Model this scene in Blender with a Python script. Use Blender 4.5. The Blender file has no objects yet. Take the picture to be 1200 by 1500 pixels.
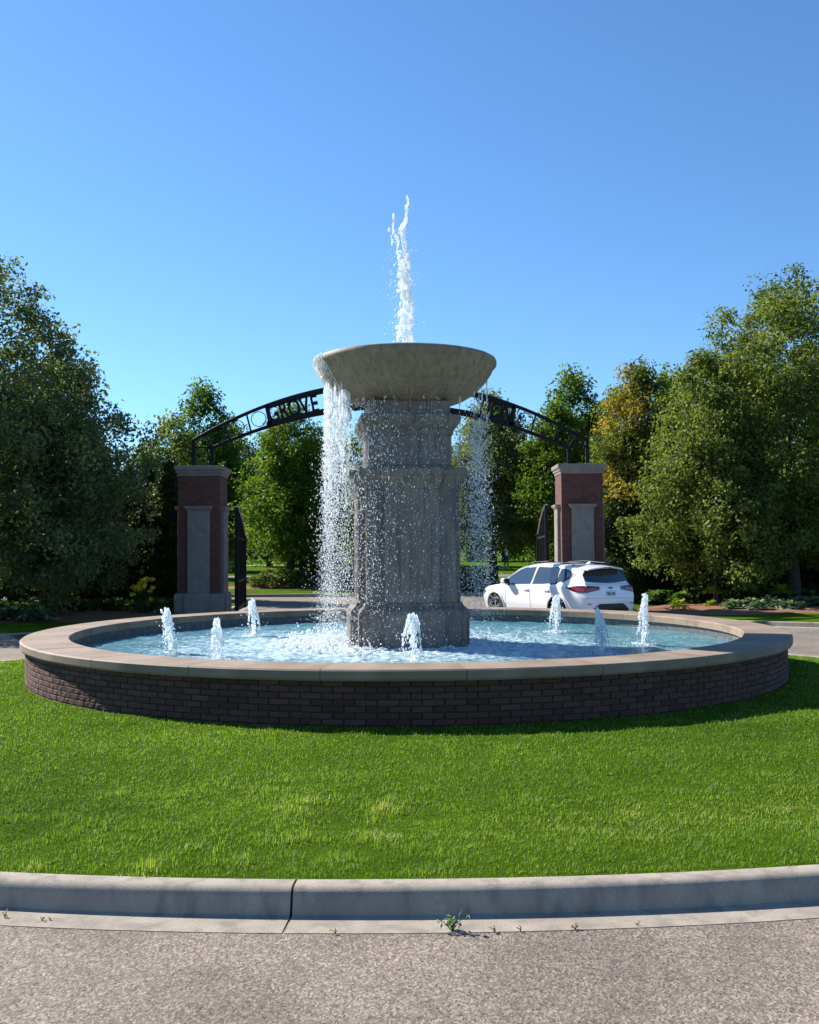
import bpy, bmesh, math, random
import numpy as np
from mathutils import Vector, Matrix, noise
R = math.radians
random.seed(7)
C = bpy.context.scene.collection
S = bpy.context.scene

# ------------------------------------------------------------------ camera
CAM_Z = 1.60
PITCH, ROLL = 2.29, 0.36
FPX = 1450.0                                   # focal length in pixels of the 1200 px wide photograph
cam = bpy.data.cameras.new('camera'); camo = bpy.data.objects.new('camera', cam); C.objects.link(camo)
cam.sensor_fit = 'HORIZONTAL'; cam.sensor_width = 36.0; cam.lens = 36.0 * FPX / 1200.0
cam.clip_start = 0.05; cam.clip_end = 2000
camo.location = (0, 0, CAM_Z)
camo.rotation_euler = (Matrix.Rotation(R(90 + PITCH), 3, 'X') @ Matrix.Rotation(R(-ROLL), 3, 'Z')).to_euler()
S.camera = camo
S.render.resolution_x, S.render.resolution_y = 819, 1024

# ------------------------------------------------------------------ world and sun
SUN_EL, SUN_DIR = 37.0, Vector((-0.835, 0.55, 0)).normalized()
w = bpy.data.worlds.new('World'); S.world = w; w.use_nodes = True
nt = w.node_tree; nt.nodes.clear()
sky = nt.nodes.new('ShaderNodeTexSky'); sky.sky_type = 'NISHITA'; sky.sun_disc = False
sky.sun_elevation = R(SUN_EL); sky.sun_rotation = math.atan2(SUN_DIR.x, SUN_DIR.y)
sky.air_density = 1.0; sky.dust_density = 0.15; sky.ozone_density = 3.0; sky.altitude = 200
tint = nt.nodes.new('ShaderNodeMix'); tint.data_type = 'RGBA'; tint.blend_type = 'MULTIPLY'
tint.inputs[0].default_value = 1.0; tint.inputs[7].default_value = (0.67, 0.95, 1.18, 1)
bg = nt.nodes.new('ShaderNodeBackground'); bg.inputs[1].default_value = 0.073
wo = nt.nodes.new('ShaderNodeOutputWorld')
nt.links.new(sky.outputs[0], tint.inputs[6]); nt.links.new(tint.outputs[2], bg.inputs[0]); nt.links.new(bg.outputs[0], wo.inputs[0])
sl = bpy.data.lights.new('sun', 'SUN'); sl.energy = 4.9; sl.angle = R(0.53); sl.color = (1.0, 0.94, 0.85)
so = bpy.data.objects.new('sun', sl); C.objects.link(so)
sv = Vector((SUN_DIR.x * math.cos(R(SUN_EL)), SUN_DIR.y * math.cos(R(SUN_EL)), math.sin(R(SUN_EL))))
so.rotation_euler = sv.to_track_quat('Z', 'Y').to_euler(); so.location = (-20, 20, 30)
S.view_settings.view_transform = 'Standard'; S.view_settings.look = 'None'
S.view_settings.gamma = 1; S.view_settings.exposure = 1.14; S.view_settings.use_curve_mapping = False

# ------------------------------------------------------------------ helpers
def link(o, parent=None):
    C.objects.link(o)
    if parent is not None: o.parent = parent
    return o
def tag(o, label=None, cat=None, group=None, kind=None):
    if label: o['label'] = label
    if cat: o['category'] = cat
    if group: o['group'] = group
    if kind: o['kind'] = kind
    return o
def empty(name, loc=(0, 0, 0), rz=0.0):
    o = bpy.data.objects.new(name, None); o.location = loc; o.rotation_euler = (0, 0, rz); o.empty_display_size = 0.1
    return link(o)
def copy_tree(o, parent=None):
    c = o.copy(); C.objects.link(c); c.parent = parent
    for ch in list(o.children): copy_tree(ch, c)
    return c
class MB:
    def __init__(s): s.v = []; s.f = []
    def add(s, vs, fs):
        n = len(s.v); s.v += [tuple(p) for p in vs]; s.f += [tuple(i + n for i in f) for f in fs]; return s
    def box(s, x0, x1, y0, y1, z0, z1):
        return s.add([(x0,y0,z0),(x1,y0,z0),(x1,y1,z0),(x0,y1,z0),(x0,y0,z1),(x1,y0,z1),(x1,y1,z1),(x0,y1,z1)],
                     [(0,3,2,1),(4,5,6,7),(0,1,5,4),(1,2,6,5),(2,3,7,6),(3,0,4,7)])
    def loft(s, rings, cap0=True, cap1=True):
        n = len(rings[0]); vs = [p for r in rings for p in r]; fs = []
        for k in range(len(rings) - 1):
            for i in range(n):
                j = (i + 1) % n
                fs.append((k*n+i, k*n+j, (k+1)*n+j, (k+1)*n+i))
        if cap0: fs.append(tuple(reversed(range(n))))
        if cap1: fs.append(tuple((len(rings)-1)*n + i for i in range(n)))
        return s.add(vs, fs)
    def lathe(s, prof, n=48, cap0=False, cap1=False, c=(0, 0)):
        rings = [[(c[0] + r*math.cos(2*math.pi*i/n), c[1] + r*math.sin(2*math.pi*i/n), z) for i in range(n)] for r, z in prof]
        return s.loft(rings, cap0, cap1)
    def tube(s, pts, rad, n=8, cap=True):
        pts = [Vector(p) for p in pts]
        if not hasattr(rad, '__len__'): rad = [rad] * len(pts)
        rings = []; up = Vector((0, 0, 1)); last = None
        for i, p in enumerate(pts):
            d = (pts[min(i+1, len(pts)-1)] - pts[max(i-1, 0)]).normalized()
            if last is None:
                a = d.cross(up)
                if a.length < 1e-3: a = d.cross(Vector((1, 0, 0)))
            else: a = last - d * last.dot(d)
            a.normalize(); last = a; b = d.cross(a)
            rings.append([p + (a*math.cos(t) + b*math.sin(t)) * rad[i] for t in [2*math.pi*k/n for k in range(n)]])
        return s.loft(rings, cap, cap)
    def grid(s, fn, nu, nv, flip=False):
        vs = [fn(i/nu, j/nv) for i in range(nu+1) for j in range(nv+1)]; fs = []
        for i in range(nu):
            for j in range(nv):
                q = (i*(nv+1)+j, (i+1)*(nv+1)+j, (i+1)*(nv+1)+j+1, i*(nv+1)+j+1)
                fs.append(q[::-1] if flip else q)
        return s.add(vs, fs)
    def bar(s, a, b, wx, wy=None, up=(0, 1, 0)):
        a = Vector(a); b = Vector(b); d = (b-a).normalized(); u = Vector(up); x = d.cross(u).normalized(); y = x.cross(d).normalized()
        wy = wy or wx
        r = [[p + x*(sx*wx/2) + y*(sy*wy/2) for sx, sy in ((-1,-1),(1,-1),(1,1),(-1,1))] for p in (a, b)]
        return s.loft(r)
    def mesh(s, name, m=None, smooth=False):
        me = bpy.data.meshes.new(name); me.from_pydata(s.v, [], s.f); me.update()
        bm = bmesh.new(); bm.from_mesh(me); bmesh.ops.recalc_face_normals(bm, faces=bm.faces); bm.to_mesh(me); bm.free()
        if smooth is True: me.shade_smooth()
        elif smooth: 
            me.shade_smooth()
            try: me.set_sharp_from_angle(angle=R(smooth))
            except Exception: pass
        if m: me.materials.append(m)
        return me
    def build(s, name, m, parent=None, smooth=False, bevel=0):
        o = link(bpy.data.objects.new(name, s.mesh(name, m, smooth)), parent)
        if bevel:
            b = o.modifiers.new('bevel', 'BEVEL'); b.width = bevel; b.segments = 2; b.limit_method = 'ANGLE'; b.angle_limit = R(40)
        return o
def np_mesh(name, V, F, m, attr=None):
    """fast mesh from arrays: V (n,3), F (k,3 or 4)"""
    me = bpy.data.meshes.new(name); k = F.shape[1]
    me.vertices.add(len(V)); me.vertices.foreach_set('co', V.astype(np.float32).ravel())
    me.loops.add(F.size); me.loops.foreach_set('vertex_index', F.astype(np.int32).ravel())
    me.polygons.add(len(F)); me.polygons.foreach_set('loop_start', np.arange(0, F.size, k, dtype=np.int32))
    me.polygons.foreach_set('loop_total', np.full(len(F), k, dtype=np.int32))
    if attr is not None:
        a = me.attributes.new('tone', 'FLOAT', 'POINT'); a.data.foreach_set('value', attr.astype(np.float32))
    me.update(calc_edges=True); me.validate()
    if m: me.materials.append(m)
    return me

CAMM = np.array(Matrix.Rotation(R(90 + PITCH), 3, 'X') @ Matrix.Rotation(R(-ROLL), 3, 'Z'))
def at(px, py, Y):
    """world point at distance Y ahead seen at photograph pixel px, py"""
    d = CAMM @ np.array([(px-600)/FPX, -(py-750)/FPX, -1.0]); t = Y / d[1]
    return Vector((d[0]*t, Y, CAM_Z + d[2]*t))

# ------------------------------------------------------------------ materials
class NT:
    def __init__(s, name):
        s.m = bpy.data.materials.new(name); s.m.use_nodes = True; s.t = s.m.node_tree; s.t.nodes.clear()
        s.out = s.n('ShaderNodeOutputMaterial'); s.co = None
    def n(s, t, **k):
        x = s.t.nodes.new(t)
        for a, b in k.items(): setattr(x, a, b)
        return x
    def l(s, a, b): s.t.links.new(a, b)
    def coord(s, kind='Object'):
        if s.co is None: s.co = s.n('ShaderNodeTexCoord')
        return s.co.outputs[kind]
    def noise(s, scale, detail=4, rough=0.55, kind='Object', vec=None, stretch=None):
        x = s.n('ShaderNodeTexNoise'); x.inputs['Scale'].default_value = scale; x.inputs['Detail'].default_value = detail; x.inputs['Roughness'].default_value = rough
        v = vec or s.coord(kind)
        if stretch:
            mp = s.n('ShaderNodeMapping'); mp.inputs['Scale'].default_value = stretch; s.l(v, mp.inputs[0]); v = mp.outputs[0]
        s.l(v, x.inputs['Vector']); return x.outputs['Fac']
    def ramp(s, fac, stops, interp='LINEAR'):
        x = s.n('ShaderNodeValToRGB'); x.color_ramp.interpolation = interp; e = x.color_ramp.elements
        while len(e) > 1: e.remove(e[-1])
        for i, (p, c) in enumerate(stops):
            if not hasattr(c, '__len__'): c = (c, c, c)
            q = e[0] if i == 0 else e.new(p); q.position = p; q.color = (*c[:3], 1)
        s.l(fac, x.inputs[0]); return x.outputs[0]
    def mix(s, fac, a, b, mode='MIX'):
        x = s.n('ShaderNodeMix', data_type='RGBA', blend_type=mode)
        for v, i in ((fac, 0), (a, 6), (b, 7)):
            if hasattr(v, 'links'): s.l(v, x.inputs[i])
            elif hasattr(v, '__len__'): x.inputs[i].default_value = (*v[:3], 1)
            else: x.inputs[i].default_value = v
        return x.outputs[2]
    def bump(s, h, strength=0.3, dist=0.01):
        b = s.n('ShaderNodeBump'); b.inputs['Strength'].default_value = strength; b.inputs['Distance'].default_value = dist
        s.l(h, b.inputs['Height']); return b.outputs[0]
    def bsdf(s, col, rough=0.8, nrm=None, **k):
        p = s.n('ShaderNodeBsdfPrincipled')
        for v, i in ((col, 'Base Color'), (rough, 'Roughness')):
            if hasattr(v, 'links'): s.l(v, p.inputs[i])
            elif hasattr(v, '__len__'): p.inputs[i].default_value = (*v[:3], 1)
            else: p.inputs[i].default_value = v
        for a, b in k.items():
            i = p.inputs[a.replace('_', ' ')]
            if hasattr(b, 'links'): s.l(b, i)
            else: i.default_value = b
        if nrm: s.l(nrm, p.inputs['Normal'])
        return p.outputs[0]
    def done(s, sh): s.l(sh, s.out.inputs[0]); return s.m
M = {}
def plain(name, col, rough=0.6, **k):
    t = NT(name); M[name] = t.done(t.bsdf(col, rough, **k)); return M[name]
def stony(name, c1, c2, scale=6, fine=120, rough=0.85, bump=0.25, stain=None, speck=None, stretch=None, rough2=None):
    t = NT(name); col = t.ramp(t.noise(scale, 6), [(0.3, c1), (0.7, c2)])
    f = t.noise(fine, 3, 0.7)
    col = t.mix(0.6, col, t.ramp(f, [(0.3, 0.62), (0.7, 1.25)]), 'MULTIPLY')
    if stain:
        col = t.mix(t.ramp(t.noise(stain[1], 5, 0.6, stretch=stretch), [(0.48, 0), (0.66, 1)]), col, stain[0])
    if speck:
        vz = t.n('ShaderNodeTexVoronoi'); vz.inputs['Scale'].default_value = speck[1]; t.l(t.coord(), vz.inputs['Vector'])
        col = t.mix(t.ramp(vz.outputs['Distance'], [(0.0, 1), (speck[2], 0)]), col, speck[0])
    M[name] = t.done(t.bsdf(col, rough, t.bump(f, bump, 0.008))); return M[name]

def m_asphalt():
    t = NT('asphalt'); mpp = t.n('ShaderNodeMapping'); mpp.inputs['Scale'].default_value = (1, .7, 1); t.l(t.coord(), mpp.inputs[0]); co = mpp.outputs[0]
    v = t.n('ShaderNodeTexVoronoi'); v.inputs['Scale'].default_value = 125; t.l(co, v.inputs['Vector'])
    v2 = t.n('ShaderNodeTexVoronoi'); v2.inputs['Scale'].default_value = 260; t.l(co, v2.inputs['Vector'])
    agg = t.ramp(t.mix(0.3, v.outputs['Color'], v2.outputs['Color']), [(0.18, (0.055, 0.044, 0.035)), (0.36, (0.150, 0.122, 0.098)), (0.60, (0.225, 0.186, 0.152)), (0.86, (0.44, 0.37, 0.305))])
    big = t.ramp(t.noise(0.9, 6, 0.65), [(0.36, 0.70), (0.58, 1.05)])
    mid = t.ramp(t.noise(5, 5, 0.65), [(0.32, 0.92), (0.66, 1.05)])
    col = t.mix(1.0, t.mix(1.0, agg, big, 'MULTIPLY'), mid, 'MULTIPLY')
    col = t.mix(1.0, col, (0.84, 0.825, 0.80), 'MULTIPLY')
    h = t.mix(0.5, v.outputs['Distance'], v2.outputs['Distance'])
    M['asphalt'] = t.done(t.bsdf(col, 0.92, t.bump(h, 0.30, 0.003)))
m_asphalt()
stony('concrete', (0.262, 0.222, 0.176), (0.36, 0.308, 0.25), 5, 160, 0.9, 0.35, stain=((0.20, 0.172, 0.145), 9), stretch=(1, 1, 0.25))
stony('coping', (0.200, 0.145, 0.102), (0.272, 0.203, 0.147), 3, 150, 0.75, 0.2, stain=((0.155, 0.108, 0.07), 1.3))
stony('bowl_stone', (0.20, 0.147, 0.090), (0.285, 0.218, 0.140), 4, 110, 0.6, 0.3, stain=((0.150, 0.113, 0.072), 3), stretch=(5.0, 5.0, 0.35))
stony('wet_stone', (0.140, 0.103, 0.082), (0.225, 0.172, 0.140), 5, 140, 0.42, 0.35, stain=((0.095, 0.074, 0.062), 4), stretch=(3.5, 3.5, 0.22), speck=((0.36, 0.35, 0.34), 60, 0.13))
stony('pier_stone', (0.165, 0.142, 0.128), (0.235, 0.207, 0.188), 4, 120, 0.85, 0.2)
stony('mulch', (0.11, 0.045, 0.022), (0.26, 0.12, 0.06), 24, 60, 0.95, 1.0)
stony('mortar', (0.03, 0.026, 0.023), (0.055, 0.048, 0.043), 20, 120, 0.95, 0.4)
stony('basin_lining', (0.05, 0.06, 0.07), (0.10, 0.11, 0.12), 8, 60, 0.5, 0.2, stain=((0.15, 0.15, 0.15), 12))
stony('bark', (0.035, 0.026, 0.019), (0.085, 0.065, 0.048), 9, 40, 0.95, 1.0, stretch=(1, 1, 0.2))
stony('soil', (0.03, 0.035, 0.012), (0.06, 0.07, 0.02), 20, 90, 0.95, 0.6)
plain('black_iron', (0.006, 0.006, 0.007), 0.55, Specular_IOR_Level=0.2)
plain('highlit_iron', (0.35, 0.35, 0.36), 0.25, Metallic=0.6)  # black iron of the gate top rails, its highlight put into the pale colour
plain('car_paint', (0.78, 0.79, 0.81), 0.22, Coat_Weight=0.8, Coat_Roughness=0.04)
plain('tyre', (0.012, 0.012, 0.012), 0.8)
plain('black_plastic', (0.012, 0.012, 0.013), 0.5)
plain('chrome', (0.62, 0.63, 0.65), 0.18, Metallic=1.0)
plain('tail_red', (0.30, 0.008, 0.012), 0.12, Coat_Weight=1.0)
plain('tail_dark', (0.05, 0.004, 0.006), 0.12, Coat_Weight=1.0)
plain('plate_white', (0.55, 0.6, 0.62), 0.5)
plain('plate_ink', (0.03, 0.04, 0.09), 0.5)
plain('skin', (0.42, 0.26, 0.19), 0.6)
plain('cloth_white', (0.75, 0.75, 0.78), 0.85)
plain('cloth_dark', (0.03, 0.035, 0.05), 0.85)
plain('hair', (0.03, 0.02, 0.015), 0.6)
def m_glass():
    t = NT('car_glass'); M['car_glass'] = t.done(t.bsdf((0.012, 0.022, 0.03), 0.03, Specular_IOR_Level=0.9, Coat_Weight=1.0))
m_glass()
def m_brick():
    t = NT('brick'); oi = t.n('ShaderNodeObjectInfo')
    col = t.ramp(oi.outputs['Random'], [(0, (0.060, 0.024, 0.016)), (0.35, (0.088, 0.037, 0.025)), (0.7, (0.112, 0.050, 0.035)), (1, (0.072, 0.032, 0.023))])
    f = t.noise(60, 4, 0.7)
    col = t.mix(0.8, col, t.ramp(f, [(0.3, 0.5), (0.7, 1.3)]), 'MULTIPLY')
    col = t.mix(t.ramp(t.noise(5, 5, 0.7), [(0.56, 0), (0.82, 0.55)]), col, (0.24, 0.175, 0.14))
    M['brick'] = t.done(t.bsdf(col, 0.9, t.bump(f, 0.7, 0.006)))
    # far brickwork of the gate piers: pieces too small to pick apart
    t = NT('pier_brick'); b = t.n('ShaderNodeTexBrick'); b.offset = 0.5
    mp = t.n('ShaderNodeMapping'); sep = t.n('ShaderNodeSeparateXYZ'); cmb = t.n('ShaderNodeCombineXYZ'); ad = t.n('ShaderNodeMath', operation='ADD')
    t.l(t.coord(), sep.inputs[0]); t.l(sep.outputs[0], ad.inputs[0]); t.l(sep.outputs[1], ad.inputs[1]); t.l(ad.outputs[0], cmb.inputs[0]); t.l(sep.outputs[2], cmb.inputs[1])
    t.l(cmb.outputs[0], b.inputs['Vector']); b.inputs['Scale'].default_value = 1.0; b.inputs['Brick Width'].default_value = 0.21; b.inputs['Row Height'].default_value = 0.075; b.inputs['Mortar Size'].default_value = 0.006
    b.inputs['Color1'].default_value = (0.080, 0.024, 0.019, 1); b.inputs['Color2'].default_value = (0.125, 0.040, 0.031, 1); b.inputs['Mortar'].default_value = (0.10, 0.07, 0.06, 1)
    col = t.mix(0.6, b.outputs['Color'], t.ramp(t.noise(14, 4), [(0.3, 0.7), (0.7, 1.2)]), 'MULTIPLY')
    M['pier_brick'] = t.done(t.bsdf(col, 0.9, t.bump(b.outputs['Fac'], -0.4, 0.004)))
m_brick()
def leafy(name, stops, trans=0.4, rough=0.5, trc=1.5, spec=0.18):
    t = NT(name); a = t.n('ShaderNodeAttribute'); a.attribute_name = 'tone'
    oi = t.n('ShaderNodeObjectInfo')
    col = t.ramp(a.outputs['Fac'], stops)
    col = t.mix(1.0, col, t.ramp(oi.outputs['Random'], [(0, (0.86, 0.9, 0.9)), (1, (1.14, 1.08, 1.0))]), 'MULTIPLY')
    p = t.bsdf(col, rough, Specular_IOR_Level=spec)
    tr = t.n('ShaderNodeBsdfTranslucent'); t.l(t.mix(1.0, col, (trc*1.0, trc*1.10, trc*0.48), 'MULTIPLY'), tr.inputs[0])
    mx = t.n('ShaderNodeMixShader'); mx.inputs[0].default_value = trans; t.l(p, mx.inputs[1]); t.l(tr.outputs[0], mx.inputs[2])
    M[name] = t.done(mx.outputs[0])
leafy('leaf_green', [(0, (0.030, 0.062, 0.016)), (0.5, (0.096, 0.124, 0.030)), (0.85, (0.160, 0.182, 0.046)), (1, (0.17, 0.20, 0.06))], 0.45)
leafy('leaf_dull', [(0, (0.058, 0.080, 0.040)), (0.5, (0.108, 0.138, 0.066)), (1, (0.17, 0.20, 0.09))], 0.44)
leafy('leaf_bright', [(0, (0.03, 0.062, 0.009)), (0.5, (0.075, 0.13, 0.014)), (1, (0.15, 0.20, 0.025))], 0.46)
leafy('leaf_turning', [(0, (0.04, 0.07, 0.016)), (0.45, (0.095, 0.135, 0.030)), (0.64, (0.17, 0.18, 0.035)), (0.84, (0.28, 0.20, 0.035)), (1, (0.34, 0.22, 0.045))], 0.40)
leafy('leaf_cedar', [(0, (0.014, 0.026, 0.008)), (0.6, (0.034, 0.058, 0.015)), (1, (0.06, 0.10, 0.022))], 0.25)
leafy('leaf_hosta', [(0, (0.03, 0.075, 0.018)), (0.6, (0.07, 0.14, 0.035)), (1, (0.16, 0.22, 0.07))], 0.3)
leafy('leaf_pale', [(0, (0.07, 0.12, 0.07)), (0.6, (0.15, 0.22, 0.14)), (1, (0.38, 0.44, 0.30))], 0.3)
leafy('leaf_lime', [(0, (0.12, 0.17, 0.02)), (1, (0.34, 0.36, 0.05))], 0.4)
leafy('petal_yellow', [(0, (0.55, 0.40, 0.02)), (1, (0.75, 0.60, 0.04))], 0.35)
leafy('grass_blade', [(0, (0.030, 0.066, 0.007)), (0.36, (0.095, 0.172, 0.020)), (0.74, (0.155, 0.250, 0.032)), (0.92, (0.215, 0.29, 0.055)), (1, (0.36, 0.33, 0.14))], 0.40, 0.55, 1.6, 0.22)
def m_lawn():
    t = NT('turf'); f = t.noise(90, 4, 0.75); g = t.noise(1.3, 5, 0.6)
    col = t.ramp(f, [(0.3, (0.030, 0.075, 0.003)), (0.7, (0.105, 0.19, 0.008))])
    col = t.mix(0.8, col, t.ramp(g, [(0.3, 0.65), (0.7, 1.2)]), 'MULTIPLY')
    M['turf'] = t.done(t.bsdf(col, 1.0, t.bump(f, 1.0, 0.03), Specular_IOR_Level=0.02))
m_lawn()
def m_water():
    t = NT('pool_water'); co = t.coord('Object')
    ln = t.n('ShaderNodeVectorMath', operation='LENGTH'); mp = t.n('ShaderNodeMapping'); mp.inputs['Scale'].default_value = (1, 1, 0); mp.inputs['Location'].default_value = (0.45, 0.1, 0); t.l(co, mp.inputs[0]); t.l(mp.outputs[0], ln.inputs[0])
    near = t.ramp(ln.outputs['Value'], [(0.0, 1), (1, 0)]); near.node.color_ramp.elements[1].position = 1.0
    mr = t.n('ShaderNodeMapRange'); mr.inputs[1].default_value = 1.0; mr.inputs[2].default_value = 4.6; mr.inputs[3].default_value = 0.22; mr.inputs[4].default_value = -0.12
    t.l(ln.outputs['Value'], mr.inputs[0])
    n1 = t.noise(9, 6, 0.72); n2 = t.noise(1.6, 4, 0.6)
    ad = t.n('ShaderNodeMath', operation='ADD'); t.l(n1, ad.inputs[0]); t.l(mr.outputs[0], ad.inputs[1])
    m2 = t.n('ShaderNodeMath', operation='MULTIPLY_ADD'); t.l(n2, m2.inputs[0]); m2.inputs[1].default_value = 0.35; t.l(ad.outputs[0], m2.inputs[2])
    foam = t.ramp(m2.outputs[0], [(0.66, 0), (0.82, 0.5), (0.98, 1)])
    body = t.ramp(t.noise(2.2, 4), [(0.3, (0.045, 0.155, 0.20)), (0.7, (0.11, 0.27, 0.315))])
    col = t.mix(foam, body, (0.62, 0.72, 0.76))
    rg = t.ramp(foam, [(0, 0.06), (1, 0.5)])
    h = t.mix(0.5, t.noise(26, 4, 0.6), t.noise(7, 3, 0.6))
    M['pool_water'] = t.done(t.bsdf(col, rg, t.bump(h, 0.55, 0.05), IOR=1.33))
    t = NT('white_water'); 
    gl = t.n('ShaderNodeBsdfGlass'); gl.inputs['IOR'].default_value = 1.33; gl.inputs['Roughness'].default_value = 0.05; gl.inputs[0].default_value = (0.95, 0.98, 1, 1)
    p = t.bsdf((0.90, 0.93, 0.95), 0.12, Specular_IOR_Level=0.6)
    tr = t.n('ShaderNodeBsdfTranslucent'); tr.inputs[0].default_value = (0.90, 0.94, 0.96, 1)
    a = t.n('ShaderNodeMixShader'); a.inputs[0].default_value = 0.55; t.l(p, a.inputs[1]); t.l(tr.outputs[0], a.inputs[2])
    b = t.n('ShaderNodeMixShader'); b.inputs[0].default_value = 0.25; t.l(a.outputs[0], b.inputs[1]); t.l(gl.outputs[0], b.inputs[2])
    M['white_water'] = t.done(b.outputs[0])
m_water()

# ------------------------------------------------------------------ terrain
def zroad(y):
    if y < 30: return -0.10 - 0.013 * (max(y, -5) - 5)
    if y < 45: return -0.425
    return -0.425 + 0.017 * (min(y, 95) - 45) + 0.004 * max(0, min(y, 400) - 95)
def sheet(name, poly_rows, m, kind='structure'):
    b = MB(); n = len(poly_rows[0]); vs = [p for r in poly_rows for p in r]
    fs = [(k*n+i, k*n+i+1, (k+1)*n+i+1, (k+1)*n+i) for k in range(len(poly_rows)-1) for i in range(n-1)]
    b.add(vs, fs); return tag(b.build(name, m), kind=kind)
ys = [-30, -5] + list(range(5, 100, 5)) + [120, 160, 220, 400, 900]
sheet('ground', [[(x, y, zroad(y) - 0.35 + (0.30 if y > 100 else 0)) for x in (-900, -200, -60, -20, 20, 60, 200, 900)] for y in ys], M['turf'])
sheet('road', [[(x, y, zroad(y)) for x in (-70, -30, -15, 0, 15, 30, 70)] for y in [-12, -5, 0] + list(range(5, 31, 5)) + [38, 45, 46.5]], M['asphalt'])

# island: kerb ring with gutter pan
IC, IR = Vector((-0.10, 12.25)), 7.43
def irad(a):
    d = (a + math.pi/2 + math.pi) % (2*math.pi) - math.pi
    return IR*(1 + (0.09*math.sin(1.5*d)**2 if abs(d) < 2*math.pi/3 else 0))
def edge_in(x, y): return irad(math.atan2(y-IC.y, x-IC.x)) - math.hypot(x-IC.x, y-IC.y)
KH = 0.13
kerb = empty('kerb', (IC.x, IC.y, 0)); tag(kerb, kind='structure')
prof = [(0.0, -0.3), (0.0, KH - 0.004), (0.02, KH), (0.095, KH), (0.120, KH - 0.006), (0.138, KH - 0.022), (0.148, KH - 0.05), (0.165, 0.012), (0.19, 0.006), (0.362, 0.003), (0.37, -0.3)]
a0 = math.atan2(-7.55, -0.46); NSEC = 15
for k in range(NSEC):
    b = MB(); rings = []; g = 0.0008
    for j in range(13):
        a = a0 + 2*math.pi*(k + j/12)/NSEC + (g if j == 0 else -g if j == 12 else 0)
        Q = irad(a); rings.append([((Q+r)*math.cos(a), (Q+r)*math.sin(a), zroad(IC.y + (Q+r)*math.sin(a)) + z) for r, z in prof])
    b.loft(rings)
    o = b.build('kerb_section', M['concrete'], kerb, smooth=30)
# dark fill seen in the joints
rings = []
for j in range(120):
    a = 2*math.pi*j/120; Q = irad(a); rings.append([((Q+r)*math.cos(a), (Q+r)*math.sin(a), zroad(IC.y + (Q+r)*math.sin(a)) + z) for r, z in ((0.015, -0.35), (0.015, KH-0.02), (0.12, KH-0.03), (0.14, -0.01), (0.35, -0.004), (0.355, -0.35))])
b2 = MB(); rings.append(rings[0]); b2.loft(rings, False, False); b2.build('joint_fill', M['soil'], kerb)

FC = Vector((-0.05, 14.2, 0)); RO, RI = 5.15, 4.60; HW = 0.525; WZ = 0.30
def sm(a, b, x): t = max(0, min(1, (x-a)/(b-a))); return t*t*(3-2*t)
def lawn_z(x, y):
    d = edge_in(x, y); e = zroad(IC.y + (y-IC.y)*(1 + d/max(0.1, math.hypot(x-IC.x, y-IC.y)))) + KH - 0.012
    bumps = 0.022*noise.noise((x*1.1, y*1.1, 0)) + 0.012*noise.noise((x*3.1, y*3.1, 4))
    return e + (0.0 - e)*sm(0.0, 1.6, d) + bumps*sm(0, .5, d)
b = MB()
def isl(u, v):
    a = 2*math.pi*v; r = irad(a)*0.999*u; x = IC.x + r*math.cos(a); y = IC.y + r*math.sin(a); return (x, y, lawn_z(x, y))
b.grid(isl, 40, 180); tag(b.build('lawn', M['turf'], smooth=True), kind='structure')

def grass_object(name, pts, hfn, wfn, tonefn, label):
    """pts (n,3) blade roots -> one mesh of bent blades, three triangles each"""
    n = len(pts); rg = np.random.default_rng(3)
    ang = rg.uniform(0, 2*np.pi, n); lean = rg.normal(0.50, 0.28, n).clip(-.2, .95); h = hfn*rg.uniform(0.6, 1.25, n); wd = wfn*rg.uniform(.7, 1.3, n)
    dx, dy = np.cos(ang), np.sin(ang); side = np.stack([-dy, dx, np.zeros(n)], 1)*wd[:, None]/2; d = np.stack([dx, dy, np.zeros(n)], 1)
    up = np.array([0, 0, 1.0])
    mid = pts + d*(h*lean*0.35)[:, None] + up*(h*0.55)[:, None]
    tip = pts + d*(h*lean)[:, None] + up*(h*np.sqrt(np.maximum(0.15, 1-lean**2)))[:, None]
    V = np.stack([pts-side, pts+side, mid+side*.75, mid-side*.75, tip], 1).reshape(-1, 3); k = (np.arange(n)*5)[:, None]
    F = np.concatenate([k+np.array([[0, 1, 2]]), k+np.array([[0, 2, 3]]), k+np.array([[3, 2, 4]])])
    me = np_mesh(name, V, F, M['grass_blade'], np.repeat(tonefn, 5))
    o = link(bpy.data.objects.new(name, me)); return tag(o, label, 'grass', kind='stuff')
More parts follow.
